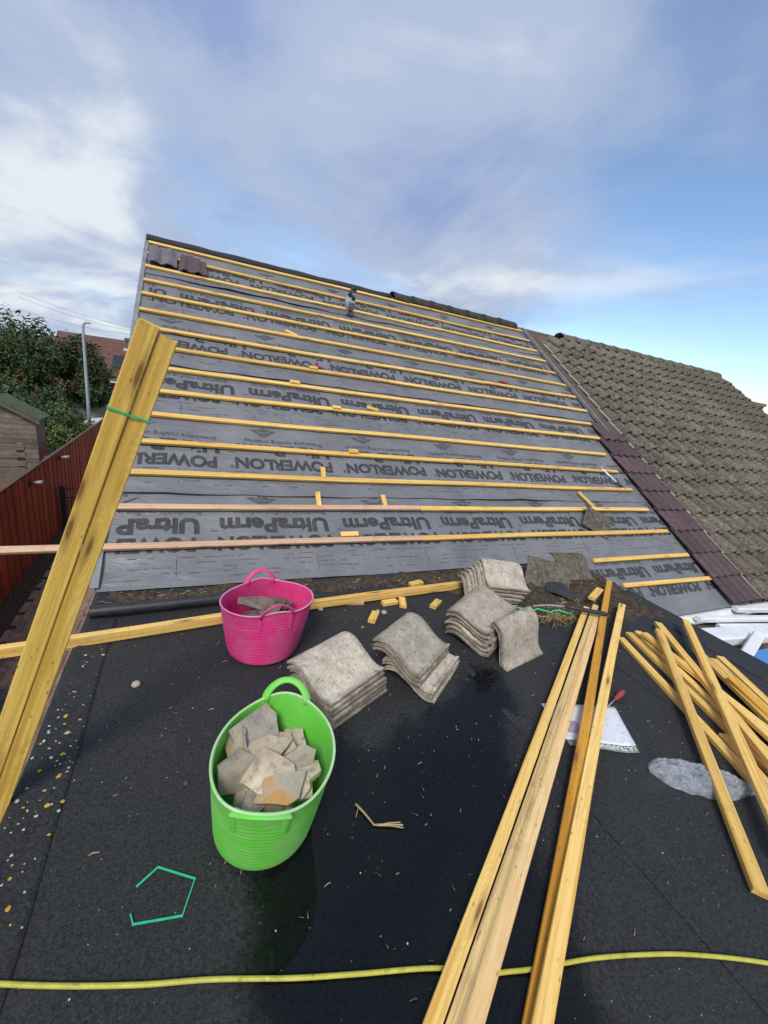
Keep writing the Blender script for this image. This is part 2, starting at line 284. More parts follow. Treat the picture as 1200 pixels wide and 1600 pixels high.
# ------------------------------------------------------------------ helpers
WL = {}
def place(o, parent, loc, rot=None):
    WL[o.name] = V(loc)
    COL.objects.link(o)
    if parent is not None:
        o.parent = parent; o.location = V(loc) - WL[parent.name]
    else: o.location = loc
    if rot is not None: o.rotation_euler = rot.to_euler() if isinstance(rot, Matrix) else rot
    return o
def tag(o, label=None, cat=None, group=None, kind=None):
    for k, v in (('label', label), ('category', cat), ('group', group), ('kind', kind)):
        if v: o[k] = v
    return o
def thing(name, loc, label=None, cat=None, group=None, kind=None):
    o = bpy.data.objects.new(name, None); o.empty_display_size = 0.1
    place(o, None, loc); return tag(o, label, cat, group, kind)
class MB:
    def __init__(s): s.v = []; s.f = []
    def add(s, vs, fs):
        k = len(s.v); s.v += [tuple(p) for p in vs]; s.f += [tuple(i + k for i in f) for f in fs]; return s
    def box(s, a, b):
        x0, y0, z0 = a; x1, y1, z1 = b
        return s.add([(x0,y0,z0),(x1,y0,z0),(x1,y1,z0),(x0,y1,z0),(x0,y0,z1),(x1,y0,z1),(x1,y1,z1),(x0,y1,z1)],
                     [(0,3,2,1),(4,5,6,7),(0,1,5,4),(1,2,6,5),(2,3,7,6),(3,0,4,7)])
    def tube(s, pts, r, n=8, cap=True, flat=1.0):
        pts = [V(p) for p in pts]; k = len(s.v); m = len(pts); up = V((0, 0, 1)); prev = None
        for i, p in enumerate(pts):
            d = (pts[min(i+1, m-1)] - pts[max(i-1, 0)]).normalized()
            a = d.cross(up) if prev is None else prev - d * prev.dot(d)
            if a.length < 1e-4: a = d.cross(V((1, 0, 0)))
            a.normalize(); prev = a; b = d.cross(a)
            rr = r[i] if isinstance(r, (list, tuple)) else r
            for j in range(n):
                q = 2 * pi * j / n; s.v.append(tuple(p + a * (cos(q) * rr) + b * (sin(q) * rr * flat)))
        for i in range(m - 1):
            for j in range(n): s.f.append((k+i*n+j, k+i*n+(j+1)%n, k+(i+1)*n+(j+1)%n, k+(i+1)*n+j))
        if cap: s.f.append(tuple(k + j for j in range(n))[::-1]); s.f.append(tuple(k+(m-1)*n+j for j in range(n)))
        return s
    def grid(s, P, thick=None, close=False):
        """P[i][j] points -> sheet, optionally a closed slab with lower points from thick(i,j,p)"""
        ni, nj = len(P), len(P[0]); k = len(s.v)
        for row in P: s.v += [tuple(p) for p in row]
        id_ = lambda i, j: k + i * nj + j
        for i in range(ni - 1):
            for j in range(nj - 1): s.f.append((id_(i,j), id_(i+1,j), id_(i+1,j+1), id_(i,j+1)))
        if thick:
            k2 = len(s.v)
            for i in range(ni):
                for j in range(nj): s.v.append(tuple(thick(V(P[i][j]))))
            d2 = lambda i, j: k2 + i * nj + j
            for i in range(ni - 1):
                for j in range(nj - 1): s.f.append((d2(i,j), d2(i,j+1), d2(i+1,j+1), d2(i+1,j)))
            for i in range(ni - 1):
                s.f.append((id_(i,0), d2(i,0), d2(i+1,0), id_(i+1,0))); s.f.append((id_(i,nj-1), id_(i+1,nj-1), d2(i+1,nj-1), d2(i,nj-1)))
            for j in range(nj - 1):
                s.f.append((id_(0,j), id_(0,j+1), d2(0,j+1), d2(0,j))); s.f.append((id_(ni-1,j), d2(ni-1,j), d2(ni-1,j+1), id_(ni-1,j+1)))
        return s
    def mesh(s, name, smooth=False):
        m = bpy.data.meshes.new(name); m.from_pydata(s.v, [], s.f); m.update()
        bm = bmesh.new(); bm.from_mesh(m); bmesh.ops.recalc_face_normals(bm, faces=bm.faces); bm.to_mesh(m); bm.free()
        if smooth: m.polygons.foreach_set('use_smooth', [True] * len(m.polygons))
        return m
def obj(name, mesh, mat, parent=None, loc=(0, 0, 0), rot=None, **kw):
    o = bpy.data.objects.new(name, mesh)
    if mat and mesh.materials and mesh.materials[0] != MT[mat]:
        o.data = mesh = mesh.copy(); mesh.materials.clear()
    if mat and not mesh.materials: mesh.materials.append(MT[mat])
    place(o, parent, loc, rot); return tag(o, **kw)
def build(name, mb, mat, parent=None, smooth=False, center=True, **kw):
    """world-space mesh data -> object whose origin is the data's centre"""
    if center:
        n = len(mb.v); c = V((sum(p[0] for p in mb.v) / n, sum(p[1] for p in mb.v) / n, min(p[2] for p in mb.v)))
        mb.v = [tuple(V(p) - c) for p in mb.v]
    else: c = V((0, 0, 0))
    return obj(name, mb.mesh(name, smooth), mat, parent, c, **kw)
def frame(x, up):
    x = V(x).normalized(); z = V(up) - x * x.dot(V(up)); z.normalize(); y = z.cross(x)
    return Matrix((x, y, z)).transposed()
def autosmooth(o, ang=35):
    m = o.data; bm = bmesh.new(); bm.from_mesh(m)
    for f in bm.faces: f.smooth = True
    for e in bm.edges:
        e.smooth = not (len(e.link_faces) == 2 and e.calc_face_angle(0) > radians(ang))
    bm.to_mesh(m); bm.free(); return o
def batten(name, A, B, wd, ht, mat='batten_wood', parent=None, up=(0, 0, 1), warp=0.004, seed=None, **kw):
    """square sawn timber from A to B (centre of underside), local X along the grain"""
    A, B = V(A), V(B); d = B - A; Ln = d.length; R = frame(d, up)
    rng = random.Random(seed if seed is not None else int(abs(A.x * 7919 + A.y * 104729 + B.x * 31) * 1000) % 99991)
    ns = max(2, min(20, int(Ln / 0.22))); c = 0.0025
    p1, p2 = rng.uniform(0, 6), rng.uniform(0, 6)
    prof = [(-wd/2+c, 0), (wd/2-c, 0), (wd/2, c), (wd/2, ht-c), (wd/2-c, ht), (-wd/2+c, ht), (-wd/2, ht-c), (-wd/2, c)]
    mb = MB()
    for i in range(ns + 1):
        x = -Ln/2 + Ln * i / ns
        oy = warp * sin(p1 + x * 1.7) - warp * sin(p1); oz = 0.5 * warp * (sin(p2 + x * 2.3) - sin(p2)) if Ln > 1 else 0
        for j, (y, z) in enumerate(prof):
            xx = x + (rng.uniform(-1, 1) * 0.003 if i in (0, ns) else 0)
            mb.v.append((xx, y + oy + rng.uniform(-1, 1) * 0.0006, z + oz + rng.uniform(-1, 1) * 0.0004))
    for i in range(ns):
        for j in range(8): mb.f.append((i*8+j, i*8+(j+1)%8, (i+1)*8+(j+1)%8, (i+1)*8+j))
    mb.f.append(tuple(range(8))[::-1]); mb.f.append(tuple(ns*8+j for j in range(8)))
    return obj(name, mb.mesh(name), mat, parent, (A + B) / 2, R, **kw)
fb = lambda v, s=1.0: MN.noise(V(v) * s)
# ------------------------------------------------------------------ main roof frame of reference
P = radians(33); Y0 = 2.815
RU = V((0, cos(P), sin(P))); RN = V((0, -sin(P), cos(P)))
RR = Matrix(((1, 0, 0), (0, cos(P), -sin(P)), (0, sin(P), cos(P))))      # local x, up-slope, normal -> world
def rp(x, s, h=0.0): return V((x, Y0, 0)) + RU * s + RN * h
XL, XR, RIDGE, EAVE, XF = -0.557, 6.12, 5.40, -0.74, 3.68
GZ = -2.7
# ------------------------------------------------------------------ ground and drive
g = MB(); g.add([(-400, -200, GZ-0.03), (400, -200, GZ-0.03), (400, 600, GZ-0.03), (-400, 600, GZ-0.03)], [(0,1,2,3)])
build('ground', g, 'ground', center=False, kind='structure')
g = MB(); g.add([(-60, 19.5, GZ-0.02), (60, 19.5, GZ-0.02), (60, 27, GZ-0.02), (-60, 27, GZ-0.02)], [(0,1,2,3)])
build('road', g, 'asphalt', center=False, kind='structure')
drive = build('driveway', MB().box((-2.5, -4.0, GZ-0.02), (-0.56, 19.0, GZ-0.012)), 'paving_joint', center=False, kind='structure')
bm_ = MB(); a = 0.1; bw = 0.0955
def blockmesh(h):
    m = MB(); x1, y1 = (0.1955, bw) if h else (bw, 0.1955); e = 0.006
    m.add([(0,0,0),(x1,0,0),(x1,y1,0),(0,y1,0),(0,0,.014),(x1,0,.014),(x1,y1,.014),(0,y1,.014),(e,e,.02),(x1-e,e,.02),(x1-e,y1-e,.02),(e,y1-e,.02)],
          [(0,1,5,4),(1,2,6,5),(2,3,7,6),(3,0,4,7),(4,5,9,8),(5,6,10,9),(6,7,11,10),(7,4,8,11),(8,9,10,11)])
    return m
bmH, bmV = blockmesh(True).mesh('paving_block'), blockmesh(False).mesh('paving_block_across')
blocks = []
for i in range(-2, 200):
    for j in range(-60, 60):
        ox, oy = -2.5 + (i * 1 + j * 4) * a, 3.4 + i * a
        for h, dx, dy in ((1, 0, 0), (0, 2, -1)):
            x, y = ox + dx * a, oy + dy * a
            if -2.5 <= x <= (-0.76 if h else -0.66) and 3.4 <= y <= 17: blocks.append((x, y, h))
seen = [b for b in blocks if b[1] > 4.6 - (b[0] + 2.5) * 0.9]
seen.sort(key=lambda b: b[1] + 0.2 * abs(b[0] + 1.7)); near = set(seen[:300])
rest = MB()
for b in blocks:
    z = GZ - 0.012 + 0.003 * fb((b[0] * 9, b[1] * 9, 0))
    if b in near: obj('paving_block', bmH if b[2] else bmV, 'paving', drive, (b[0], b[1], z))
    else:
        m = blockmesh(b[2]); rest.add([V(p) + V((b[0], b[1], z)) for p in m.v], m.f)
build('distant_paving', rest, 'paving', drive, kind='stuff')
P_ = [[(x, y, GZ - 0.01 + 0.05 * max(0, fb((x * 5, y * 5, 3))) + (0.03 if x < -2.6 else 0)) for y in [3.5 + 0.12 * k for k in range(122)]] for x in (-2.80, -2.70, -2.6, -2.5, -2.42)]
build('soil_strip', MB().grid(P_), 'soil', smooth=True, center=False, kind='structure')
# ------------------------------------------------------------------ the house whose roof is stripped
house = thing('house', (3, 7, GZ), 'brick house with its roof stripped to grey underlay and yellow battens', 'house')
yr = Y0 + RIDGE * cos(P); zr = RIDGE * sin(P); yb = yr + (yr - Y0) + 0.6
def rz_(y): return (y - Y0) * math.tan(P) - 0.10 if y < yr else zr - (y - yr) * math.tan(P) - 0.10
wl = MB()
for xw in (XL + 0.06, XR):
    ys = [2.40, yr, yb]
    ring = [(xw, 2.40, GZ - .02), (xw, yb, GZ - .02), (xw, yb, rz_(yb)), (xw, yr, zr - 0.10), (xw, 2.40, rz_(2.40))]
    wl.add(ring, [(0, 1, 2, 3, 4)])
k = 0; wl.f += [(0, 5, 9, 4), (1, 2, 7, 6)]
build('wall', wl, 'brick', house, center=False)
build('back_roof_slope', MB().grid([[(x, yr, zr), (x, yb + 0.4, zr - (yb + .4 - yr) * math.tan(P))] for x in (XL, XR)], lambda p: p - V((0, 0, 0.06))), 'mossy_tile', house)
build('roof_deck', MB().grid([[rp(x, s, -0.045) for s in (0.0, RIDGE)] for x in (XL + .02, XR)], lambda p: p - RN * 0.04), 'old_board', house)
build('roof_deck', MB().grid([[rp(x, s, -0.045) for s in (EAVE, -0.01)] for x in (XF + .03, XR)], lambda p: p - RN * 0.04), 'old_board', house)
# underlay sheets
def drape(x, s, sheet):
    b = (s - 0.325) / 0.35; nb = abs(b - round(b))            # 0 on a batten
    h = -0.015 * (sin(pi * ((x + 0.2) % 0.6) / 0.6)) * min(1, nb * 3) - 0.002
    h += 0.013 * fb((x * 1.3, s * 4.0, sheet * 5)) * min(1, nb * 4) + 0.003 * fb((x * 7, s * 9, sheet))
    return h
SH = [(EAVE, 0.03, XF - 0.02, 0.0), (0.0, 0.93, XL, 0.002), (0.83, 2.66, XL, 0.006), (2.53, 4.5, XL, 0.010), (4.38, RIDGE, XL, 0.014)]
def sheet_h(i, x, s):
    s0 = SH[i][0]; e = max(0, 1 - (s - s0) / 0.10)
    lift = e * e * (0.010 + 0.022 * max(0, fb((x * 0.8, i * 7.7, 2)))) if i else 0
    if i == 1: lift = e * e * 0.004
    return drape(x, s, i) * 0.9 + SH[i][3] + lift
sheets = []
for i, (s0, s1, x0, off) in enumerate(SH):
    nx = int((XR - x0) / 0.055); ns = int((s1 - s0) / 0.035)
    def edge(x): return s0 + (0.012 * fb((x * 1.1, i * 3.3, 0)) if i else 0)
    G_ = [[rp(x0 + (XR - x0) * a_ / nx, edge(x0 + (XR - x0) * a_ / nx) + (s1 - s0) * b_ / ns, sheet_h(i, x0 + (XR - x0) * a_ / nx, s0 + (s1 - s0) * b_ / ns)) for b_ in range(ns + 1)] for a_ in range(nx + 1)]
    sheets.append(build('underlay_sheet', MB().grid(G_), 'underlay', house, smooth=True))
# printed lettering, upside down as laid
def textmesh(body, size, off=0.0):
    c = bpy.data.curves.new('t', 'FONT'); c.body = body; c.size = size; c.offset = off; c.resolution_u = 3
    o = bpy.data.objects.new('t', c); COL.objects.link(o)
    dg = bpy.context.evaluated_depsgraph_get(); dg.update()
    m = bpy.data.meshes.new_from_object(o.evaluated_get(dg))
    vs_ = [(v.co.x, v.co.y) for v in m.vertices]; fs_ = [tuple(p.vertices) for p in m.polygons]
    bpy.data.objects.remove(o); bpy.data.curves.remove(c); bpy.data.meshes.remove(m)
    return vs_, fs_
def fit(tm, W_, H_):
    vs_, fs_ = tm; xs = [p[0] for p in vs_]; ys = [p[1] for p in vs_]
    sx = W_ / (max(xs) - min(xs)); x0 = min(xs); sy = H_ / max(ys)
    return [((p[0] - x0) * sx, p[1] * sy) for p in vs_], fs_
def word(body, mark, W_, H_, mw, mh, up_):
    v1, f1 = fit(textmesh(body, 0.15, 0.0062), W_, H_); v2, f2 = fit(textmesh(mark, 0.05, 0.0), mw, mh)
    k_ = len(v1); return v1 + [(x + W_ + 0.012, y + up_) for x, y in v2], f1 + [tuple(q + k_ for q in f) for f in f2]
tP = word('POWERLON', '®', 0.90, 0.125, 0.030, 0.030, 0.085)
tU = word('UltraPerm', '™', 0.875, 0.138, 0.050, 0.022, 0.095)
tB = fit(textmesh('Breathable roofing underlay', 0.06, 0.0006), 0.76, 0.048)
tri = ([(0, 0), (.26, 0), (.13, .085), (.05, .017), (.21, .017), (.13, .066), (.07, .03), (.19, .03), (.13, .055)], [(0, 1, 4, 3), (1, 2, 5, 4), (2, 0, 3, 5), (6, 7, 8)])
tBBA = fit(textmesh('BBA', 0.03, 0.0006), 0.09, 0.022)
inks = {i: MB() for i in range(5)}; thin = {i: MB() for i in range(5)}
def row(tm, s_base, period, phase, dst=inks, only=None, dx=0.0, ds=0.0):
    vs_, fs_ = tm; wmax = max(p[0] for p in vs_); hmax = max(p[1] for p in vs_)
    k = -2
    while phase + k * period < XR + 1.2:
        xr = phase + k * period + dx; k += 1
        if xr - wmax < XL + 0.03 or xr > XR - 0.04:
            pass
        sc = s_base + ds
        own = [i for i, q in enumerate(SH) if q[0] + 0.03 < sc - hmax and (i == 4 or sc < SH[i+1][0] + 0.01 or i == 0 and xr - wmax > XF)]
        i = only if only is not None else (own[-1] if own else None)
        if i is None: continue
        x0 = SH[i][2]
        fl = []
        pts = [(xr - p[0], sc - p[1]) for p in vs_]
        for f in fs_:
            if all(x0 + 0.05 < pts[q][0] < XR - 0.03 and SH[i][0] + 0.015 < pts[q][1] for q in f): fl.append(f)
        if fl:
            vv = [rp(x, s, sheet_h(i, x, s) + 0.0034) for x, s in pts]
            if dst is inks:
                us = sorted({q for f in fl for q in f}); ix = {q: n_ for n_, q in enumerate(us)}
                m_ = MB().add([vv[q] for q in us], [tuple(ix[q] for q in f) for f in fl])
                build('printed_word', m_, 'print_ink', sheets[i])
            else: dst[i].add(vv, fl)
for kk in range(6):
    sb = 0.40 + 0.865 * kk
    row(tP, sb + 0.005, 1.05, 0.02 + 0.11 * kk + (0.06 if kk == 1 else 0))
    row(tU, sb + 0.185, 1.02, 0.045 + 0.17 * kk)
    row(tB, sb + 0.270, 1.00, 0.06 + 0.13 * kk, thin)
    row(tri, sb + 0.400, 1.03, 0.66 + 0.09 * kk, thin)
    row(tBBA, sb + 0.425, 1.03, 0.58 + 0.09 * kk, thin)
row(tU, -0.13, 1.02, 4.72, only=0); row(tP, -0.38, 1.05, 4.38, only=0); row(tB, -0.045, 1.0, 4.7, thin, only=0)
rng = random.Random(5)          # fine printed instruction lines
for i, (s0, s1, x0, off) in enumerate(SH):
    for kk in range(7):
        base = 0.40 + 0.865 * kk - 0.33
        for q in range(5):
            s = base + q * 0.042
            if not (s0 + 0.04 < s < s1 - 0.15): continue
            x = x0 + 0.15
            while x < XR - 0.4:
                ln = rng.choice((.02, .03, .05, .05, .08, .12))
                if rng.random() < 0.55:
                    pts = [(x, s), (x + ln, s), (x + ln, s + 0.0042), (x, s + 0.0042)]
                    thin[i].add([rp(a_, b_, sheet_h(i, a_, b_) + 0.0035) for a_, b_ in pts], [(0, 1, 2, 3)])
                x += ln + rng.choice((.012, .012, .015, .02, .05, .25))
    for x in [x0 + 0.45 + 1.02 * q for q in range(7)]:
        for kk in range(6):
            s = 0.08 + 0.865 * kk
            if s0 + 0.05 < s and s + 0.16 < s1 and x < XR - 0.1:
                thin[i].add([rp(x + a_, s + b_, sheet_h(i, x + a_, s + b_) + 0.0035) for a_, b_ in ((0, 0), (.004, 0), (.004, .15), (0, .15))], [(0, 1, 2, 3)])
for i in range(5):
    if thin[i].v: build('fine_print', thin[i], 'print_thin', sheets[i], kind='stuff')
# nailed battens: bottom two are pinkish on the left, joined to yellow on the right
R_END = [5.57, 5.50, 5.50, 5.50, 5.53, 5.81, 5.90, 5.93, 5.93, 5.93, 5.93, 5.92, 5.92, 5.94, 5.95]
BH = 0.016
for k, xe in enumerate(R_END):
    s = 0.325 + 0.3503 * k; bend = 0.008 * sin(k * 2.1)
    if k < 2:
        xm = 1.92 if k == 0 else 2.02
        batten('roof_batten', rp(-1.30 if k == 0 else XL + .02, s, BH), rp(xm, s, BH), 0.05, 0.025, 'pink_wood', house, RN, 0.003, label='pinkish weathered batten')
        batten('roof_batten', rp(xm + 0.004, s, BH), rp(xe, s + 0.004, BH), 0.05, 0.025, 'batten_wood', house, RN, 0.003)
    else:
        xj = 1.2 + (k * 1.7) % 3.6
        mt = 'pink_wood' if k in (9, 11) else 'batten_wood'
        batten('roof_batten', rp(XL + 0.015, s + bend, BH), rp(xj, s, BH), 0.05, 0.025, 'batten_wood', house, RN, 0.004)
        batten('roof_batten', rp(xj + 0.004, s, BH), rp(xe, s - bend, BH), 0.05, 0.025, 'batten_wood', house, RN, 0.004)
batten('roof_batten', rp(3.93, -0.025, BH - .008), rp(5.62, -0.03, BH - .008), 0.05, 0.025, 'batten_wood', house, RN, 0.003)
batten('roof_batten', rp(4.13, -0.345, BH - .008), rp(5.68, -0.375, BH - .008), 0.05, 0.025, 'batten_wood', house, RN, 0.003)
# left verge: barge board, undercloak strip and a metal strip on top
build('barge_board', MB().grid([[rp(XL - 0.030, s, -0.11), rp(XL - 0.030, s, 0.012)] for s in (0.02, RIDGE)], lambda p: p + V((0.022, 0, 0))), 'white_plastic', house)
build('verge_strip', MB().grid([[rp(x, s, 0.020 + 0.002 * fb((s * 3, 0, 0))) for s in [0.02 + (RIDGE - .02) * q / 30 for q in range(31)]] for x in (XL - 0.035, XL + 0.012)], lambda p: p - RN * 0.006), 'lead', house)
# ridge: black felt roll on the left, old ridge tiles on the right
pr = []
for q in range(33):
    x = XL - 0.02 + (3.10 - XL) * q / 32
    rr = 0.080 + 0.008 * fb((x * 2, 0, 4))
    pr.append([(x, yr + rr * 1.35 * cos(t_), zr - 0.03 + rr * max(0.0, sin(t_)) + 0.012 * fb((x * 3, t_, 0))) for t_ in [pi * (1.08 - 1.16 * u / 10) for u in range(11)]])
build('ridge_felt', MB().grid(pr, lambda p: p - V((0, 0, 0.012))), 'felt', house, smooth=True)
def ridge_tile(x, L_, seed, parent, mat, zo=0.0, r=0.125):
    rows = []
    for q in range(4):
        xx = x + L_ * q / 3
        rows.append([(xx, yr + r * 1.25 * cos(t_), zr - 0.03 + zo + r * 0.95 * sin(t_) + 0.008 * fb((xx * 9, t_ * 2, seed)) + (0.012 if q == 0 else 0)) for t_ in [pi * u / 9 for u in range(10)]])
    build('ridge_tile', MB().grid(rows, lambda p: p - V((0, 0, 0.02))), mat, parent, smooth=True)
for q in range(7): ridge_tile(3.12 + 0.385 * q, 0.40, q, house, 'dark_ridge', 0.01 * fb((q * 3.3, 1, 1)))
build('ridge_board', MB().box((5.80, yr - 0.02, zr - 0.16), (6.95, yr + 0.02, zr + 0.02)), 'old_board', house)
# party line boards between the two roofs
build('party_board', MB().grid([[rp(6.02 - 0.0 * s, s, 0.055) for s in (2.2, RIDGE - .1)], [rp(6.17, s, 0.060) for s in (2.2, RIDGE - .1)]], lambda p: p - RN * 0.02), 'brown_board', house)
build('party_trim', MB().grid([[rp(5.985, s, 0.070) for s in (2.2, RIDGE - .08)], [rp(6.018, s, 0.070) for s in (2.2, RIDGE - .08)]], lambda p: p - RN * 0.05), 'lead', house)
build('valley_strip', MB().grid([[rp(6.15, s, 0.012), rp(6.34, s, 0.02)] for s in (EAVE, RIDGE - .05)], lambda p: p - RN * 0.02), 'brown_board', house)
# new plum tiles: two to a course
def tile_mesh(name, wd, ln, prof, th=0.016, nseg=16, ny=2, jag=0.0, seed=0):
    rows = []
    for i in range(nseg + 1):
        t_ = i / nseg; z = prof(t_)
        rows.append([(wd * (t_ - 0.5), -ln/2 + ln * j / ny + (jag * fb((t_ * 7, j, seed)) if j in (0, ny) else 0), z) for j in range(ny + 1)])
    return MB().grid(rows, lambda p: p - V((0, 0, th))).mesh(name, False)
def smooth_by(m, ang=40):
    bm = bmesh.new(); bm.from_mesh(m)
    for f in bm.faces: f.smooth = True
    for e in bm.edges: e.smooth = not (len(e.link_faces) == 2 and e.calc_face_angle(0) > radians(ang))
    bm.to_mesh(m); bm.free(); return m
dbl = lambda t_: 0.026 * max(0.0, sin(2 * pi * 2 * t_ - 0.4)) ** 0.8 if True else 0
plum_m = smooth_by(tile_mesh('plum_tile', 0.325, 0.42, dbl, 0.014, 20, 1))
tl = math.asin(0.030 / 0.35)
RT = RR @ Matrix.Rotation(-tl * 0.8, 3, 'X')
for k in range(9):
    s = EAVE + 0.02 + 0.345 * k + 0.2
    xs = (5.835, 6.145) if k < 8 else (5.93, 6.15)
    for x in xs:
        obj('new_tile', plum_m, 'plum_tile', house, rp(x + 0.008 * fb((k * 2.2, x, 0)), s + 0.006 * fb((x, k * 1.7, 0)), 0.052), RT)
# gutter along the low eaves
gu = []
for q in range(17):
    x = XF + 0.02 + (6.75 - XF) * q / 16
    gu.append([(x, Y0 + EAVE * cos(P) - 0.055 + 0.06 * cos(t_), EAVE * sin(P) - 0.035 + 0.06 * sin(t_)) for t_ in [pi + pi * u / 8 for u in range(9)]])
gut = build('gutter', MB().grid(gu, lambda p: p + V((0, 0, 0.004))), 'white_plastic', house, smooth=True)
for x in (4.4, 5.3, 6.2):
    build('gutter_bracket', MB().box((x - .015, Y0 + EAVE * cos(P) - 0.123, EAVE * sin(P) - 0.06), (x + .015, Y0 + EAVE * cos(P) - 0.113, EAVE * sin(P) - 0.018)), 'white_plastic', gut)
build('fascia', MB().box((XF + .02, 2.20, EAVE * sin(P) - 0.22), (6.75, 2.222, EAVE * sin(P) - 0.03)), 'white_plastic', house)
# ------------------------------------------------------------------ neighbouring house with old mossy tiles
nei = thing('neighbouring_house', (10, 7, GZ), 'adjoining house with an old roof of grey mossy concrete tiles', 'house')
NX0, NX1 = 6.34, 13.05
nw = MB()
for xw in (NX0 - 0.1, NX1 - 0.1):
    nw.add([(xw, 2.40, GZ - .02), (xw, yb, GZ - .02), (xw, yb, rz_(yb)), (xw, yr, zr - 0.10), (xw, 2.40, rz_(2.40))], [(0, 1, 2, 3, 4)])
nw.f += [(0, 5, 9, 4), (1, 2, 7, 6)]
build('wall', nw, 'brick', nei, center=False)
build('roof_deck', MB().grid([[rp(x, s, -0.03) for s in (EAVE, RIDGE)] for x in (NX0, NX1)], lambda p: p - RN * 0.04), 'old_board', nei)
build('back_roof_slope', MB().grid([[(x, yr, zr), (x, yb + 0.4, zr - (yb + .4 - yr) * math.tan(P))] for x in (NX0, NX1)], lambda p: p - V((0, 0, 0.06))), 'mossy_tile', nei)
def roll(t_):      # one bold roll beside a shallow pan
    if t_ < 0.48: return 0.068 * sin(pi * t_ / 0.48) ** 0.9 + 0.004
    return 0.004 + 0.006 * (2 * (t_ - 0.74) / 0.52) ** 2
nmeshes = [smooth_by(tile_mesh('mossy_tile', 0.335, 0.42, roll, 0.026, 12, 2, 0.016, q)) for q in range(4)]
cols = 22; gauge = 0.3275; rows_n = 18; tiles = []
for r_ in range(rows_n):
    for c_ in range(cols):
        x = NX0 + 0.16 + 0.302 * c_; s = EAVE + 0.19 + gauge * r_
        if r_ == rows_n - 1 and c_ < 1: continue
        p = rp(x, s); tiles.append(((p - V((0, 0, 1.5))).length, x, s, r_, c_))
tiles.sort(); far = MB()
tl2 = math.asin(0.064 / gauge); RT2 = RR @ Matrix.Rotation(-tl2 * 0.8, 3, 'X')
for n_, (d_, x, s, r_, c_) in enumerate(tiles):
    rot = RT2 @ Matrix.Rotation(0.012 * fb((r_ * 3.1, c_ * 2.7, 5)), 3, 'Z') @ Matrix.Rotation(0.02 * fb((r_ * 1.1, c_ * 5.7, 9)), 3, 'Y')
    loc = rp(x, s + 0.014 * fb((r_ * 2.3, c_ * 1.9, 1)), 0.056 + 0.006 * fb((r_ * 4, c_ * 3, 2)))
    m = nmeshes[(r_ * 7 + c_ * 3) % 4]
    if n_ < 300: obj('roof_tile', m, 'mossy_tile', nei, loc, rot)
    else: far.add([loc + rot @ v.co for v in m.vertices], [tuple(p.vertices) for p in m.polygons])
build('distant_roof_tiles', far, 'mossy_tile', nei, kind='stuff')
for q in range(14): ridge_tile(NX0 + 0.75 + 0.42 * q, 0.43, q + 30, nei, 'mossy_tile', 0.012 + 0.012 * fb((q * 2.1, 4, 1)))
for k in range(17):      # thin edges of the verge tiles along the party line
    s = EAVE + 0.02 + gauge * k
    build('verge_slip', MB().grid([[rp(NX0 - 0.045 + u, s + v_, 0.040 + 0.022 * (1 - v_ / 0.37)) for v_ in (0, 0.35)] for u in (0, 0.05)], lambda p: p - RN * 0.02), 'mortar', nei)
build('verge_board', MB().grid([[rp(NX1 + 0.04, s, -0.15), rp(NX1 + 0.04, s, 0.03)] for s in (EAVE, RIDGE)], lambda p: p + V((0.03, 0, 0))), 'old_board', nei)
# far house on the right: a brown brick chimney shows above the verge
ch = thing('distant_house', (25.6, 13.0, GZ), 'far house with a brown brick chimney beyond the mossy roof', 'house')
build('chimney', MB().box((25.3, 12.3, 0.6), (26.6, 13.1, 3.05)).box((25.24, 12.24, 3.05), (26.66, 13.16, 3.2)), 'chimney_brick', ch)
build('roof', MB().add([(22, 10, -0.2), (34, 10, -0.2), (34, 13, 1.2), (22, 13, 1.2), (22, 16, -0.2), (34, 16, -0.2)], [(0, 1, 2, 3), (3, 2, 5, 4), (0, 3, 4), (1, 5, 2), (0, 4, 5, 1)]), 'far_roof', ch)
build('wall', MB().box((22.3, 10.3, GZ - .02), (33.7, 15.7, -0.205)), 'brick', ch)
# ------------------------------------------------------------------ the flat roof
ext = thing('flat_roof_extension', (1.5, 0, GZ), 'flat roofed extension covered in dark mineral felt, wet and littered', 'extension')
YN = -2.6
build('wall', MB().box((XL + 0.09, YN + .09, GZ - .02), (XF - 0.10, 2.395, -0.26)), 'brick', ext)
build('roof_slab', MB().box((XL + 0.02, YN + .02, -0.25), (XF - 0.025, 2.80, -0.03)), 'old_board', ext)
build('fascia', MB().box((XL - 0.004, YN, -0.21), (XL + 0.017, 2.80, -0.02)), 'white_plastic', ext)
build('fascia', MB().box((XF - 0.02, YN, -0.21), (XF + 0.004, 2.17, -0.02)), 'white_plastic', ext)
POOL = [(.13, -.6), (.11, .35), (.125, .70), (.14, .93), (.26, 1.17), (.5, 1.27), (.72, 1.26), (.98, 1.33), (1.25, 1.46), (1.50, 1.60), (1.66, 1.50), (1.50, 1.22), (1.30, 1.0), (1.16, .78), (1.08, .5), (.95, .2), (.8, -.6)]
def sdpoly(x, y):
    d = 1e9; ins = False; n = len(POOL)
    for i in range(n):
        ax, ay = POOL[i]; bx, by = POOL[(i + 1) % n]
        ex, ey = bx - ax, by - ay; t_ = max(0, min(1, ((x - ax) * ex + (y - ay) * ey) / (ex * ex + ey * ey)))
        d = min(d, (x - ax - t_ * ex) ** 2 + (y - ay - t_ * ey) ** 2)
        if (ay > y) != (by > y) and x < (bx - ax) * (y - ay) / (by - ay) + ax: ins = not ins
    return -sqrt(d) if ins else sqrt(d)
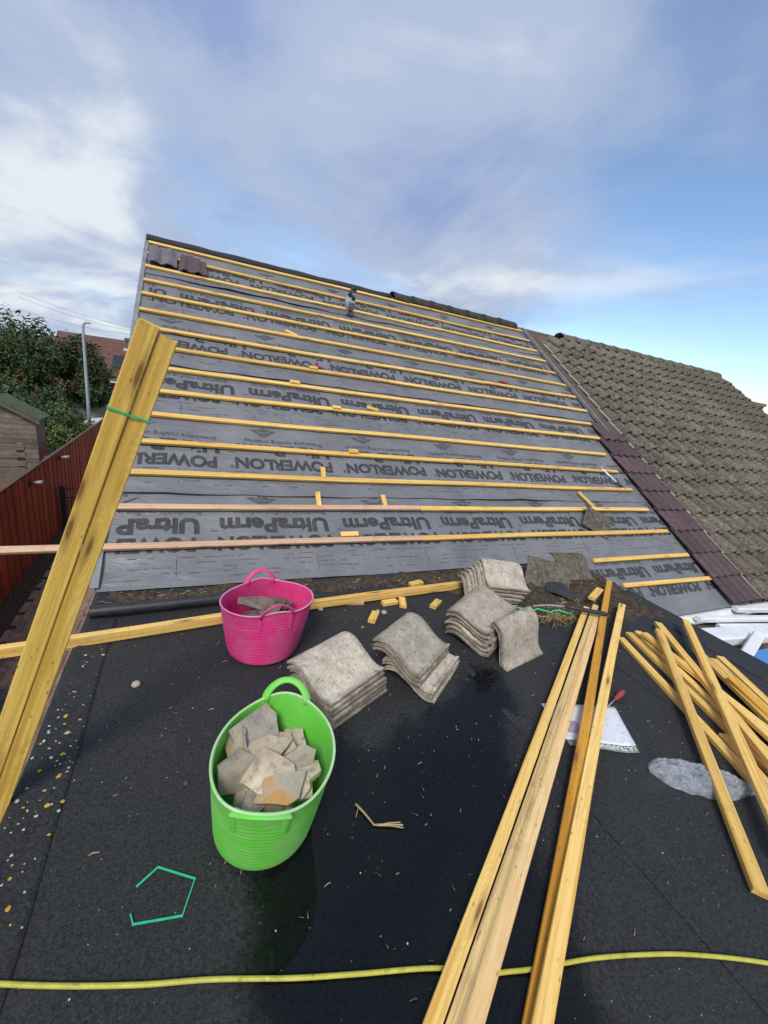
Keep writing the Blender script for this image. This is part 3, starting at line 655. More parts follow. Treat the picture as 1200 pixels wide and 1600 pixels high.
def felt_z(x, y):
    if -0.3 < x < 2.6 and -1.2 < y < 2.2:
        sd_ = sdpoly(x, y) + 0.05 * fb((x * 6, y * 6, 0)) + 0.03 * fb((x * 15, y * 15, 2))
        b_ = max(-1.0, min(1.0, sd_ / 0.16))
    else: b_ = 1
    return -0.0045 + 0.0035 * b_ + 0.0006 * fb((x * 5, y * 5, 7))
SEAM = [(-0.41, 0.50), (0.44, 1.49), (1.44, 2.50), (2.45, 3.46)]
for i, (x0, x1) in enumerate(SEAM):
    nx, ny = 34, 120
    G_ = []
    for a_ in range(nx + 1):
        x = x0 + (x1 - x0) * a_ / nx; up = 0.0022 if (x - x0) < 0.06 and i else (-0.0035 if x1 - x < 0.055 and i < 3 else 0)
        G_.append([(x + 0.012 * fb((y * 1.5, i * 4, 1)) * (1 if a_ in (0, nx) else 0), y, felt_z(x, y) + up) for y in [YN + (2.80 - YN) * b_ / ny for b_ in range(ny + 1)]])
    build('felt_sheet', MB().grid(G_, lambda p: p - V((0, 0, 0.006))), 'felt', ext, smooth=False, center=False)
for x0, x1, n_ in ((XL, -0.40, 0), (3.40, XF, 1)):   # raised edge strips with a rolled outer lip
    G_ = []
    for a_ in range(9):
        u = a_ / 8; x = x0 + (x1 - x0) * u; out = (u if n_ else 1 - u)
        G_.append([(x + (0.008 * fb((y * 2.2, n_, 0)) if a_ in (0, 8) else 0), y, 0.003 + 0.016 * max(0, out - 0.25) + (-0.014 if out > 0.95 else 0) + 0.002 * fb((x * 8, y * 4, 3))) for y in [YN + ((2.80 if n_ == 0 else 2.16) - YN) * b_ / 90 for b_ in range(91)]])
    build('edge_strip', MB().grid(G_, lambda p: p - V((0, 0, 0.005))), 'felt', ext, smooth=True, center=False)
gx, gy_ = [0.02 * q for q in range(105)], [-0.9 + 0.02 * q for q in range(136)]
wp = MB().grid([[(x, y, -0.0035) for y in gy_] for x in gx])
pud = build('rain_puddle', wp, 'rain_water', center=False, kind='structure')
da = pud.data.attributes.new('depth', 'FLOAT', 'POINT'); da.data.foreach_set('value', [max(0.0, min(1.2, (-0.0035 - felt_z(x, y)) / 0.0032)) for x in gx for y in gy_])
if pud.data.polygons[0].normal.z < 0: pud.data.flip_normals()
# soil and mortar crumbs along the junction of the two roofs
rng = random.Random(11)
def soil_z(x, y):
    front = 2.58 - 0.03 * sin(x * 2) if x < 1.7 else (2.58 - 0.75 * min(1, (x - 1.7) / 0.7) if x < 2.6 else 1.80 - 0.10 * (x - 2.6))
    d_ = min(y - front, 2.83 - y, x - (XL + .04), (3.63 - x) if y < 2.2 else 9)
    d_ += 0.09 * fb((x * 6, y * 6, 0)) + 0.05 * fb((x * 17, y * 17, 4))
    return -0.012 + 0.055 * max(0, min(1, d_ / 0.12)) * (0.45 + 0.55 * abs(fb((x * 9, y * 9, 1)))) + 0.006 * fb((x * 40, y * 40, 2)) * (1 if d_ > 0 else 0)
G_ = [[(x, y, soil_z(x, y)) for y in [1.60 + 0.0175 * b_ for b_ in range(70)]] for x in [XL + 0.01 + 0.0175 * a_ for a_ in range(239)]]
tag(build('soil_debris', MB().grid(G_), 'soil', center=False), 'brown soil and crumbs along the foot of the underlay', 'debris', None, 'stuff')
def sticks(spec):
    mb = MB()
    for (n_, cx, cy, rx, ry, z0, lmin, lmax, wd) in spec:
        for _ in range(n_):
            x, y = rng.gauss(cx, rx), rng.gauss(cy, ry)
            if not (XL + .03 < x < 3.6 and -0.5 < y < 2.78): continue
            ln, a_ = rng.uniform(lmin, lmax), rng.uniform(0, pi); dx, dy = cos(a_) * ln / 2, sin(a_) * ln / 2
            z = (max(soil_z(x, y), 0.0) if y > 1.62 else 0.0) + z0 * rng.random() + 0.001
            px, py = -sin(a_) * wd, cos(a_) * wd; k_ = rng.uniform(-.3, .3) * ln * 0.4
            mb.add([(x-dx-px, y-dy-py, z), (x-dx+px, y-dy+py, z), (x+px+py*8*k_, y+py, z+.004+abs(k_)), (x-px, y-py, z+.003), (x+dx+px, y+dy+py, z+.001), (x+dx-px, y+dy-py, z)], [(0, 1, 2, 3), (3, 2, 4, 5)])
    return mb
st = sticks([(90, -0.1, 2.68, 0.35, 0.05, .012, .01, .05, .0012), (160, 3.0, 2.25, 0.35, 0.22, .012, .015, .07, .0013), (420, 2.50, 1.93, 0.08, 0.05, .05, .05, .14, .0014), (130, 1.4, 0.95, .7, .45, .0, .006, .025, .0008), (50, 1.6, 2.62, 0.7, 0.06, .01, .02, .06, .002), (50, 0.0, 1.7, .35, .5, 0, .01, .03, .001)])
tag(build('straw_scraps', st, 'straw', center=False), 'scattered straw and dry grass on the flat roof', 'straw', None, 'stuff')
fl = MB()
for _ in range(900):
    x, y = rng.uniform(XL + .05, 3.5), rng.uniform(-0.3, 2.5); r_ = rng.choice((.0009, .0009, .0012, .0012, .0012, .0016, .0016, .002, .003)); z = 0.001
    n_ = 5; a0 = rng.uniform(0, 6)
    fl.add([(x + r_ * cos(a0 + q * 1.257) * rng.uniform(.6, 1.3), y + r_ * sin(a0 + q * 1.257) * rng.uniform(.6, 1.3), z - .002) for q in range(5)] + [(x, y, z + r_ * .7)], [(q, (q + 1) % 5, 5) for q in range(5)])
tag(build('grit', fl, 'fleck', center=False), 'pale specks of mortar grit strewn over the felt', 'grit', None, 'stuff')
def lichen(n, xs, ys, mat, rmin, rmax, name, lab):
    mb = MB()
    for _ in range(n):
        x, y = rng.uniform(*xs), rng.triangular(*ys); r_ = rng.uniform(rmin, rmax) * rng.random() ** 1.3 + .002; a0 = rng.uniform(0, 6)
        m_ = 9; z = 0.0045 + 0.016 * max(0, (-0.4 - x) / 0.157 - 0.25) if x < -0.4 else 0.002
        mb.add([(x + r_ * cos(a0 + q * 2 * pi / m_) * rng.uniform(.55, 1.25), y + r_ * sin(a0 + q * 2 * pi / m_) * rng.uniform(.55, 1.25), z + .0005) for q in range(m_)] + [(x, y, z + .0012)], [(q, (q + 1) % m_, m_) for q in range(m_)])
    tag(build(name, mb, mat, center=False), lab, 'lichen', None, 'stuff')
lichen(70, (XL + .02, -0.40), (0.6, 2.3, 1.6), 'lichen_pale', .0015, .009, 'pale_lichen', 'pale round lichen spots along the left felt edge')
lichen(28, (XL + .02, -0.40), (0.9, 2.2, 1.4), 'lichen_yellow', .002, .012, 'yellow_lichen', 'yellow lichen patches along the left felt edge')
# ------------------------------------------------------------------ rubber tubs
def make_tub(name, c, rb, ra, rbb, yaw, H, hyaw, mat, label, hh=0.075, hw=0.33, lean=(0, 0), folded=False):
    """oval flexible tub: base radius rb, rim half axes ra (along yaw) and rbb; handle loops at angle hyaw and opposite"""
    root = thing(name, (c[0], c[1], 0.0), label, 'tub'); nT, nZ = 72, 58; th = 0.0045
    def hb(t_):
        d_ = min(abs((t_ - hyaw + pi) % (2 * pi) - pi), abs((t_ - hyaw + 2 * pi) % (2 * pi) - pi))
        return 0.022 * exp(-(d_ / 0.42) ** 2)
    def pt(t_, u, off=0.0):
        k = u ** 0.82; A = rb + (ra - rb) * k; B = rb + (rbb - rb) * k
        r_ = A * B / sqrt((B * cos(t_ - yaw)) ** 2 + (A * sin(t_ - yaw)) ** 2) - off
        return V((c[0] + r_ * cos(t_) + lean[0] * u, c[1] + r_ * sin(t_) + lean[1] * u, u * (H + hb(t_)) + 0.004))
    mb = MB(); rowsO, rowsI = [], []
    for i in range(nZ + 1):
        u = i / nZ; cor = 0.0016 * sin(u * 2 * pi * 19) if 0.10 < u < 0.80 else 0
        lip = -0.004 if u > 0.975 else 0
        foot = 0.012 * max(0, 1 - u / 0.05) ** 2
        rowsO.append([pt(2 * pi * j / nT, u, cor + lip + foot) for j in range(nT)])
    for i in range(nZ, -1, -4):
        u = max(i / nZ, 0.03); rowsI.append([pt(2 * pi * j / nT, u, th + 0.001) for j in range(nT)])
    rows = rowsO + rowsI
    for r_ in rows: mb.v += [tuple(p) for p in r_]
    n_ = len(rows)
    for i in range(n_ - 1):
        for j in range(nT): mb.f.append((i*nT+j, i*nT+(j+1)%nT, (i+1)*nT+(j+1)%nT, (i+1)*nT+j))
    mb.f.append(tuple(range(nT))[::-1]); mb.f.append(tuple((n_-1)*nT+j for j in range(nT)))
    o = build('body', mb, mat, root); autosmooth(o, 50)
    build('rim', MB().tube([pt(2 * pi * j / nT, 1.0, 0.0005) for j in range(nT + 1)], 0.0046, 8, False), mat.split('_')[0] + '_rim', root, smooth=True)
    for s_ in (0, pi):
        pts = []
        for q in range(17):
            f_ = pi * q / 16; t_ = hyaw + s_ + hw * cos(f_) * (1 - 0.12 * sin(f_))
            b_ = pt(t_, 1.0, 0.001); lift = hh * sin(f_) ** 0.8 * (0.12 if folded and s_ else 1)
            d_ = V((cos(hyaw + s_), sin(hyaw + s_), 0)); pts.append(b_ + V((0, 0, lift - 0.012)) + d_ * lift * 0.22)
        h_ = MB().tube(pts, [0.016 - 0.004 * sin(pi * q / 16) for q in range(17)], 10, True, 0.42)
        build('handle', h_, mat, root, smooth=True)
        for e in (-1, 1):
            t_ = hyaw + s_ + e * hw
            G2 = [[pt(t_ + e * 0.001 + a_ * 0.055, u, -0.0035 if 0 < q < 3 else -0.0005) for q, a_ in enumerate((-1, -.8, .8, 1))] for u in (0.68, 0.75, 0.85, 0.95, 0.985)]
            build('handle_rib', MB().grid(G2), mat, root, smooth=True)
    return root, pt
gt, gpt = make_tub('rubber_tub', (0.225, 1.060), 0.160, 0.226, 0.188, radians(70), 0.345, radians(70), 'green_plastic', 'bright green rubber tub full of broken tile pieces', 0.060, 0.36, (0.016, -0.030), True)
pt_, ppt = make_tub('rubber_tub', (0.362, 2.045), 0.185, 0.245, 0.190, radians(5), 0.315, radians(95), 'pink_plastic', 'bright pink rubber tub holding a few dark tile shards', 0.060, 0.42, (0.01, -0.02))
def shard(name, loc, size, normal, yaw, mat, seed, label, cat='tile shard', group=None, asp=0.7, curve=0.0, th=0.016, n=5):
    rg = random.Random(seed); R = frame((cos(yaw), sin(yaw), 0.0), normal) if abs(V(normal).normalized().z) > 0.05 else frame((cos(yaw), sin(yaw), 0), normal)
    ang = sorted(2 * pi * (q + rg.uniform(-.32, .32)) / n for q in range(n)); rad = [size * rg.uniform(0.42, 0.72) for _ in ang]
    z_ = lambda x, y: curve * (x / size * 2) ** 2 + 0.002 * fb((x * 30, y * 30, seed))
    mb = MB(); ring = []
    for q in range(n):
        a0, a1 = ang[q], ang[(q + 1) % n]
        p0 = V((rad[q] * cos(a0), asp * rad[q] * sin(a0))); p1 = V((rad[(q+1) % n] * cos(a1), asp * rad[(q+1) % n] * sin(a1)))
        for k_ in range(4): e_ = p0.lerp(p1, k_ / 4); ring.append(e_ + V((rg.uniform(-1, 1), rg.uniform(-1, 1))) * size * 0.010)
    m_ = len(ring); lev = (1.0, 0.6, 0.25)
    for sd_ in (0, 1):
        for l_ in lev:
            for p in ring: mb.v.append((p.x * l_, p.y * l_, z_(p.x * l_, p.y * l_) - sd_ * th))
        mb.v.append((0, 0, z_(0, 0) - sd_ * th))
    h_ = 3 * m_ + 1
    for l_ in range(2):
        for q in range(m_):
            a_, b_ = l_*m_+q, l_*m_+(q+1) % m_
            mb.f.append((a_, b_, b_+m_, a_+m_)); mb.f.append((h_+a_, h_+a_+m_, h_+b_+m_, h_+b_))
    for q in range(m_):
        mb.f.append((2*m_+q, 2*m_+(q+1) % m_, 3*m_)); mb.f.append((h_+2*m_+(q+1) % m_, h_+2*m_+q, h_+3*m_)); mb.f.append((q, h_+q, h_+(q+1) % m_, (q+1) % m_))
    return obj(name, mb.mesh(name), mat, None, loc, R, label=label, cat=cat, group=group)
GR = 'tile pieces in the green tub'
for a_ in [
 ((0.205, 1.150, 0.330), 0.175, (.05, -.62, .75), 0.35, 0.9, 0.0, 'large flat pale shard at the back of the green tub'),
 ((0.120, 1.150, 0.320), 0.15, (-.75, -.35, .5), 1.25, 0.55, -0.04, 'curved grey shard at the left back of the green tub'),
 ((0.118, 1.015, 0.300), 0.135, (.35, -.75, .5), 0.25, 1.0, 0.0, 'grey square shard against the left wall of the green tub'),
 ((0.225, 1.065, 0.325), 0.165, (.1, -.35, .9), -0.1, 0.5, -0.010, 'rough buff shard in the middle of the green tub'),
 ((0.215, 0.965, 0.330), 0.165, (.35, -.6, .65), -0.75, 0.8, -0.02, 'tall buff shard standing in front of the middle one'),
 ((0.235, 0.905, 0.330), 0.145, (.0, -.45, .85), -0.45, 0.70, -0.02, 'big rust stained shard at the front of the green tub'),
 ((0.318, 0.985, 0.315), 0.095, (-.1, -.7, .7), 0.15, 0.9, 0.0, 'small square buff shard right of the rusty one'),
 ((0.335, 0.955, 0.305), 0.080, (-.45, -.55, .7), 0.9, 0.8, 0.0, 'triangular shard leaning on the right wall of the green tub'),
 ((0.292, 0.915, 0.300), 0.070, (-.2, -.5, .8), -0.3, 0.75, 0.0, 'small dull shard at the front right of the green tub'),
 ((0.290, 1.085, 0.295), 0.11, (-.2, -.45, .85), 1.9, 0.7, 0.0, 'thin grey shard at the right back of the green tub'),
 ((0.160, 0.915, 0.290), 0.10, (.3, -.2, .85), 0.9, 0.8, 0.0, 'dark grey shard tucked at the left front of the green tub')]:
    a_ = (V(a_[0]) + V((0.004, 0.008, -0.006)), *a_[1:])
    shard('tile_shard', a_[0], a_[1], a_[2], a_[3], 'rusty_rubble' if 'rust stained' in a_[6] else 'rubble', int(a_[0][0] * 1e4 + a_[0][1] * 1e3), a_[6], 'tile shard', GR, a_[4], a_[5], 0.018)
rg2 = random.Random(31)
for q in range(22):
    t_ = rg2.uniform(0, 2 * pi); k_ = rg2.random() ** 0.5; e = gpt(t_, 0.72, 0.075); c0 = V((0.232, 1.035, 0)); p = c0.lerp(V((e.x, e.y, 0)), k_); p.z = rg2.uniform(0.22, 0.285)
    shard('tile_shard', p, rg2.uniform(0.07, 0.12), (rg2.uniform(-.5, .5), rg2.uniform(-.6, .2), 0.8), rg2.uniform(0, 3), 'rubble', 900 + q, 'small broken tile piece wedged deep among larger shards in the green tub', 'tile shard', 'small pieces wedged in the green tub', 0.8, 0.0, 0.016)
PK = 'tile shards in the pink tub'
for a_ in [
 ((0.325, 2.075, 0.272), 0.17, (-.1, -.45, .8), -0.35, 0.45, 0.0, 'long dark shard lying uppermost in the pink tub'),
 ((0.390, 2.020, 0.262), 0.19, (.1, -.5, .8), 0.75, 0.4, 0.0, 'pale edged slanting shard in the pink tub'),
 ((0.315, 2.000, 0.238), 0.17, (-.2, -.2, .8), 0.2, 0.6, 0.0, 'brown grey shard at the left in the pink tub'),
 ((0.440, 2.085, 0.245), 0.14, (.3, -.3, .8), 0.1, 0.6, 0.0, 'small dark shard at the right back in the pink tub'),
 ((0.370, 2.030, 0.20), 0.31, (0, 0, 1), 0.4, 0.8, 0.0, 'broad dark shard lowest in the pink tub')]:
    shard('tile_shard', a_[0], a_[1], a_[2], a_[3], 'dark_rubble', int(a_[0][0] * 1e4 + a_[0][1] * 1e3), a_[6], 'tile shard', PK, a_[4], a_[5])
# ------------------------------------------------------------------ stacked old tiles
def sprof(t_):
    q = max(0.0, min(1.0, (t_ - 0.20) / 0.68)); z = 0.082 * (1 - q * q * (3 - 2 * q))
    if t_ < 0.22: z -= 0.024 * ((0.22 - t_) / 0.22) ** 2
    if t_ > 0.93: z += 0.007
    return z
om = [smooth_by(tile_mesh('old_tile', 0.305, 0.375, sprof, 0.0125, 40, 4, 0.003, 20 + q), 24) for q in range(4)]
ORD = ['topmost', 'second', 'third', 'fourth', 'fifth', 'sixth', 'seventh', 'eighth']
def stack(base, n, ydir, up, dz, shift, where, jit=0.006, seed=0, z0=0.017):
    """tiles piled along 'up'; ydir is the direction of the tile's length"""
    rg = random.Random(seed)
    for k in range(n):
        yv = V(ydir).normalized(); ang = rg.uniform(-.03, .03); yv = Matrix.Rotation(ang, 3, 'Z') @ yv
        z = V(up).normalized(); yv = (yv - z * yv.dot(z)).normalized(); x = yv.cross(z)
        R = Matrix((x, yv, z)).transposed()
        p = V(base) + z * (z0 + dz * k) + V(shift) * k + V((rg.uniform(-1, 1), rg.uniform(-1, 1), 0)) * jit
        i = n - 1 - k; pos = (ORD[i] + ' old grey concrete tile' if i == 0 else ORD[i] + ' old grey concrete tile from the top') if n > 1 else 'old grey concrete tile'
        obj('old_roof_tile', om[(k + seed) % 4], 'old_tile', None, p, R, label=pos + ' ' + where, cat='roof tile', group='old concrete tiles ' + where)
stack((0.665, 1.575, 0), 6, (.89, .45, 0), (0, 0, 1), 0.0245, (-0.004, 0.002, 0), 'in the stack beside the green tub', seed=1)
stack((1.155, 1.62, 0), 3, (.80, .58, 0), (0, 0, 1), 0.0245, (0, 0, 0), 'in the lower half of the middle stack', seed=2)
stack((1.10, 1.665, 0.085), 3, (.80, .58, 0), (0.06, -0.06, 1), 0.0235, (-0.004, 0.004, 0), 'in the upper half of the middle stack', seed=3)
stack((2.06, 2.27, 0.03), 7, (1, -0.16, 0.0), (0.10, -0.22, 1), 0.025, (0.022, 0.006, 0), 'in the fanned stack by the wood offcuts', seed=4, jit=0.01)
stack((1.72, 1.83, 0.02), 6, (.90, .42, 0.10), (-0.22, 0.05, 1), 0.030, (0.008, 0.004, 0), 'in the slumped stack before the straw', seed=5, jit=0.012)
stack((1.83, 1.675, 0.075), 2, (.95, .22, 0.06), (0.16, -0.72, 0.66), 0.026, (0, 0, 0), 'propped upright against the slumped stack', seed=6, jit=0.004)
# ------------------------------------------------------------------ debris by the corner
def lone(name, m_, mat, loc, ydir, up, label):
    z = V(up).normalized(); yv = V(ydir); yv = (yv - z * yv.dot(z)).normalized()
    obj(name, m_, mat, None, loc, Matrix((yv.cross(z), yv, z)).transposed(), label=label, cat='roof tile')
lone('broken_tile', om[1], 'mossy_tile', (3.28, 2.53, 0.075), (1, -0.1, 0), (-.02, -.36, 1), 'broken mossy tile lying on soil at the underlay corner')
lone('broken_tile', om[2], 'mossy_tile', (2.87, 2.42, 0.070), (0.75, -0.6, 0), (-.25, -.38, 1), 'tilted mossy tile beside the fanned tile stack')
shard('felt_scrap', (2.80, 2.20, 0.07), 0.30, (-.3, -.2, 1), -0.7, 'black_plastic', 43, 'crumpled black felt scrap on the soil heap', 'felt scrap', None, 0.55, -0.05, 0.005)
shard('felt_scrap', (2.55, 2.03, 0.05), 0.34, (.1, -.2, 1), -0.1, 'black_plastic', 44, 'dark felt scrap under the black handled tool', 'felt scrap', None, 0.35, -0.03, 0.005)
batten('wood_offcut', (3.02, 2.53, 0.115), (2.98, 2.30, 0.06), 0.045, 0.025, label='short yellow offcut propped on the broken mossy tiles', cat='offcut')
lone('slipped_tile', om[3], 'mossy_tile', rp(4.33, 0.47, 0.030), V((0.85, 0, 0)) - RU * 0.5, RN + V((0.1, -.12, 0)), 'grey mossy tile left lying on the lowest long batten')
tl_ = thing('ripping_tool', (2.6, 1.82, 0.10), 'black handled tool with steel shaft lying over batten ends', 'hand tool')
build('handle', MB().tube([(2.50, 1.88, 0.125), (2.56, 1.845, 0.126), (2.75, 1.735, 0.122), (2.77, 1.725, 0.121)], [0.012, 0.016, 0.017, 0.012], 10), 'black_plastic', tl_, smooth=True)
build('shaft', MB().tube([(2.28, 1.97, 0.10), (2.40, 1.93, 0.118), (2.51, 1.877, 0.125)], 0.007, 8), 'grey_metal', tl_, smooth=True)
rope = [(2.12 + 0.04 * q, 2.0 - 0.012 * q + 0.02 * sin(q * 1.7), 0.065 + 0.02 * sin(q * 2.3) ** 2) for q in range(13)]
build('green_cord', MB().tube(rope, 0.007, 6), 'strap_green', smooth=True, label='frayed green cord among the felt scraps', cat='cord')
for i, (x, y, a_, z, lab) in enumerate([(1.29, 2.345, 0.1, 0.0, 'yellow offcut lying against the long cross batten'), (1.385, 2.325, 1.2, 0.0, 'stubby yellow offcut half behind another by the cross batten'), (1.60, 2.53, 0.25, 0.03, 'yellow offcut resting behind the cross batten'), (1.63, 2.26, 0.65, 0.0, 'lone yellow offcut nearest the fanned tiles'), (1.10, 2.185, 0.95, 0.0, 'yellow offcut lying out on the felt nearest the pink tub')]):
    d_ = V((cos(a_), sin(a_), 0)) * 0.058
    batten('wood_offcut', V((x, y, z)) - d_, V((x, y, z)) + d_, 0.05, 0.028, label=lab, cat='offcut', group='wood offcuts by the cross batten')
batten('wood_offcut', (0.96, 2.40, 0.0), (1.10, 2.375, 0.0), 0.03, 0.018, 'pink_wood', label='thin reddish offcut right of the pink tub', cat='offcut')
# ------------------------------------------------------------------ long timbers on the flat roof
batten('cross_batten', (-1.22, 2.20, 0.012), (2.42, 2.515, 0.012), 0.036, 0.058, label='long yellow batten laid across the flat roof behind the pink tub', cat='batten', warp=0.008)
pm = MB().tube([(-0.53, 2.50, 0.045), (-0.2, 2.515, 0.045), (0.2, 2.535, 0.047), (0.62, 2.55, 0.05)], 0.033, 20)
build('black_pipe', pm, 'black_plastic', smooth=True, label='black plastic pipe lying along the foot of the underlay', cat='pipe'); autosmooth(bpy.data.objects['black_pipe'], 50)
G3 = 'battens laid side by side towards the camera'
pv = V((0.555, -0.83, 0))
for off, fx, lab in ((-0.0428, 0.0, 'left of the three battens lying edge to edge, pale yellow'), (0.0, 0.045, 'middle of the three battens lying edge to edge, with grey stain'), (0.0428, 0.0, 'right of the three battens lying edge to edge, pinkish')):
    A = V((-0.15, -0.085, 0.0)) + pv * off; B = V((2.80 + fx * 2, 1.868 + fx, 0.055)) + pv * off
    batten('loose_batten', A, B, 0.042, 0.025, 'stained_wood' if off == 0 else ('rosy_wood' if off > 0 else 'batten_wood'), label=lab, cat='batten', group=G3, warp=0.0006)
batten('loose_batten', (2.90, 1.97, 0.09), (3.10, 2.06, 0.105), 0.055, 0.025, label='short splintered batten end at the tip of the three battens', cat='batten')
batten('loose_batten', (0.62, 0.215, 0.0), (3.36, 2.165, 0.105), 0.045, 0.025, 'orange_wood', label='orange batten partly under another, right of the trio', cat='batten', warp=0.003)
batten('loose_batten', (0.10, -0.13, 0.032), (3.14, 1.873, 0.060), 0.048, 0.026, label='batten with swirling grain and a knot, right of the trio', cat='batten', warp=0.003)
GP = 'battens heaped at the right edge of the flat roof'
PL = [((2.78, 1.584), (2.299, 0.502), 0.0, 0.0, 1.5, 'lowest left batten of the heap on the right'),
      ((2.91, 1.613), (2.504, 0.592), 0.0, 0.0, 1.5, 'second batten from the left at the base of the heap'),
      ((3.00, 1.615), (2.615, 0.66), 0.0, 0.0, 1.5, 'third batten from the left at the base of the heap'),
      ((2.96, 1.545), (2.76, 0.686), 0.032, 0.030, 1.5, 'batten crossing the heap from its left corner'),
      ((3.243, 1.622), (2.455, 0.57), 0.034, 0.062, 1.3, 'batten with a knot near its end in the heap'),
      ((3.441, 1.546), (2.20, 0.50), 0.080, 0.070, 1.2, 'batten with the far right tip lying on top of the heap'),
      ((3.02, 1.495), (1.775, 0.285), 0.088, 0.006, 1.0, 'topmost batten of the heap whose sawn end shows on the felt'),
      ((3.185, 1.32), (2.862, 0.739), 0.034, 0.030, 1.9, 'batten in the right half of the heap, on the lower layer'),
      ((3.164, 1.184), (2.925, 0.753), 0.0, 0.0, 2.2, 'orange batten with a notched end in the heap'),
      ((3.255, 1.225), (3.02, 0.81), 0.0, 0.0, 2.2, 'batten second from the right edge of the heap'),
      ((3.347, 1.232), (3.124, 0.862), 0.0, 0.0, 2.4, 'outermost batten of the heap beside the roof edge'),
      ((2.72, 0.88), (2.40, 0.10), 0.0, 0.0, 1.3, 'batten low in the heap with its end hidden'),
      ((2.50, 0.78), (2.26, 0.30), 0.0, 0.0, 1.5, 'batten nearest the plastic bag at the foot of the heap'),
      ((2.85, 1.02), (2.62, 0.45), 0.030, 0.030, 1.5, 'pale batten in the middle of the heap resting on the lower layer'),
      ((3.02, 1.02), (2.80, 0.55), 0.056, 0.030, 1.5, 'orange batten wedged between the crossing ones in the heap')]
for (A, B, za, zb, ext_, lab) in PL:
    A = V((*A, za)); B = V((*B, zb)); B2 = A + (B - A) * ext_
    if ext_ > 1: B2.z = max(0.0, min(0.1, B2.z))
    batten('loose_batten', A, B2, 0.05, 0.026, 'orange_wood' if 'orange' in lab else 'batten_wood', label=lab, cat='batten', group=GP, warp=0.004)
# ------------------------------------------------------------------ strapped timbers leaning on the roof edge from the ground
top = V((-0.085, 1.358, 1.549)); low = V((-0.560, 1.387, 0.138)); dr = (top - low).normalized()
foot = low + dr * ((GZ + 0.015 - low.z) / dr.z)
view = (V((0, 0, 1.5)) - (top + low) / 2).normalized(); fr = frame(dr, view); side = -fr.col[1]
if side.x < 0: side = -side
bun = thing('timber_bundle', (foot.x, foot.y, GZ), 'two yellow sawn timbers strapped together, leaning against the roof edge', 'timber')
nrm = fr.col[2]
lf = batten('timber', foot - side * 0.0258 + nrm * 0.004, top - side * 0.0258 + nrm * 0.004 + dr * 0.012, 0.050, 0.030, 'bundle_wood', bun, nrm, 0.002, label='rough sawn left timber with dark knots')
rt_ = batten('timber', foot + side * 0.0253 - nrm * 0.003, top + side * 0.0253 - nrm * 0.003 - dr * 0.003, 0.050, 0.030, 'bundle_wood', bun, nrm, 0.002)
sp = top - dr * 0.235
rg_ = []
for (a_, b_) in ((-.052, -.003), (.051, -.009), (.051, .028), (.0, .035), (-.052, .036)): rg_.append(sp + side * a_ + nrm * b_)
rg_.append(rg_[0])
stp = MB()
for q in range(5):
    p, n2_ = rg_[q], rg_[q + 1]; o_ = (p + n2_) / 2 - (sp + nrm * 0.02); o_ = (o_ - dr * o_.dot(dr)).normalized() * 0.0015
    stp.add([p + dr * .0028 + o_, n2_ + dr * .0028 + o_, n2_ - dr * .0028 + o_, p - dr * .0028 + o_, p + dr * .0028, n2_ + dr * .0028, n2_ - dr * .0028, p - dr * .0028], [(0, 1, 2, 3), (4, 7, 6, 5), (0, 4, 5, 1), (3, 2, 6, 7)])
build('strap', stp, 'strap_green', bun)
# ------------------------------------------------------------------ small things on the felt
hp = [(-0.80, 1.02), (-0.60, 0.93), (-0.42, 0.857), (-0.283, 0.803), (-0.115, 0.744), (0.045, 0.696), (0.242, 0.627), (0.403, 0.577), (0.605, 0.516), (0.72, 0.462), (0.80, 0.438), (0.883, 0.415), (1.045, 0.378), (1.205, 0.33), (1.361, 0.274), (1.579, 0.175), (1.9, 0.0), (2.2, -0.3)]
def spline(pts, n=6):
    out = []
    for i in range(len(pts) - 1):
        p0, p1, p2, p3 = (V(pts[max(0, min(len(pts) - 1, i + q))]) for q in (-1, 0, 1, 2))
        for k in range(n):
            t_ = k / n; out.append(0.5 * (2 * p1 + (p2 - p0) * t_ + (2 * p0 - 5 * p1 + 4 * p2 - p3) * t_ ** 2 + (3 * p1 - p0 - 3 * p2 + p3) * t_ ** 3))
    return out + [V(pts[-1])]
build('yellow_cable', MB().tube(spline([(x, y, 0.0062 if x > XL else 0.012) for x, y in hp]), 0.0060, 8), 'cable_yellow', smooth=True, label='grubby yellow cable running across the flat roof', cat='cable')
pg = [(-0.147, 0.977), (-0.095, 1.015), (0.008, 0.945), (-0.025, 0.862), (-0.147, 0.882), (-0.156, 0.911)]
sb = MB()
for i in range(5):
    p, q = V((*pg[i], 0)), V((*pg[i + 1], 0)); d_ = (q - p).normalized(); n_ = V((-d_.y, d_.x, 0)) * (0.0030 if i in (0, 1, 3) else 0.0017); e_ = d_ * 0.002
    za, zb = (0.002, 0.006) if i % 2 else (0.006, 0.002)
    sb.add([p - n_ - e_ + V((0, 0, za)), p + n_ - e_ + V((0, 0, za)), q + n_ + e_ + V((0, 0, zb)), q - n_ + e_ + V((0, 0, zb)), p - n_ - e_ + V((0, 0, za + .0012)), p + n_ - e_ + V((0, 0, za + .0012)), q + n_ + e_ + V((0, 0, zb + .0012)), q - n_ + e_ + V((0, 0, zb + .0012))], [(0, 3, 2, 1), (4, 5, 6, 7), (0, 1, 5, 4), (1, 2, 6, 5), (2, 3, 7, 6), (3, 0, 4, 7)])
build('packing_strap', sb, 'strap_green', label='bent green packing strap lying as an open pentagon', cat='strap')
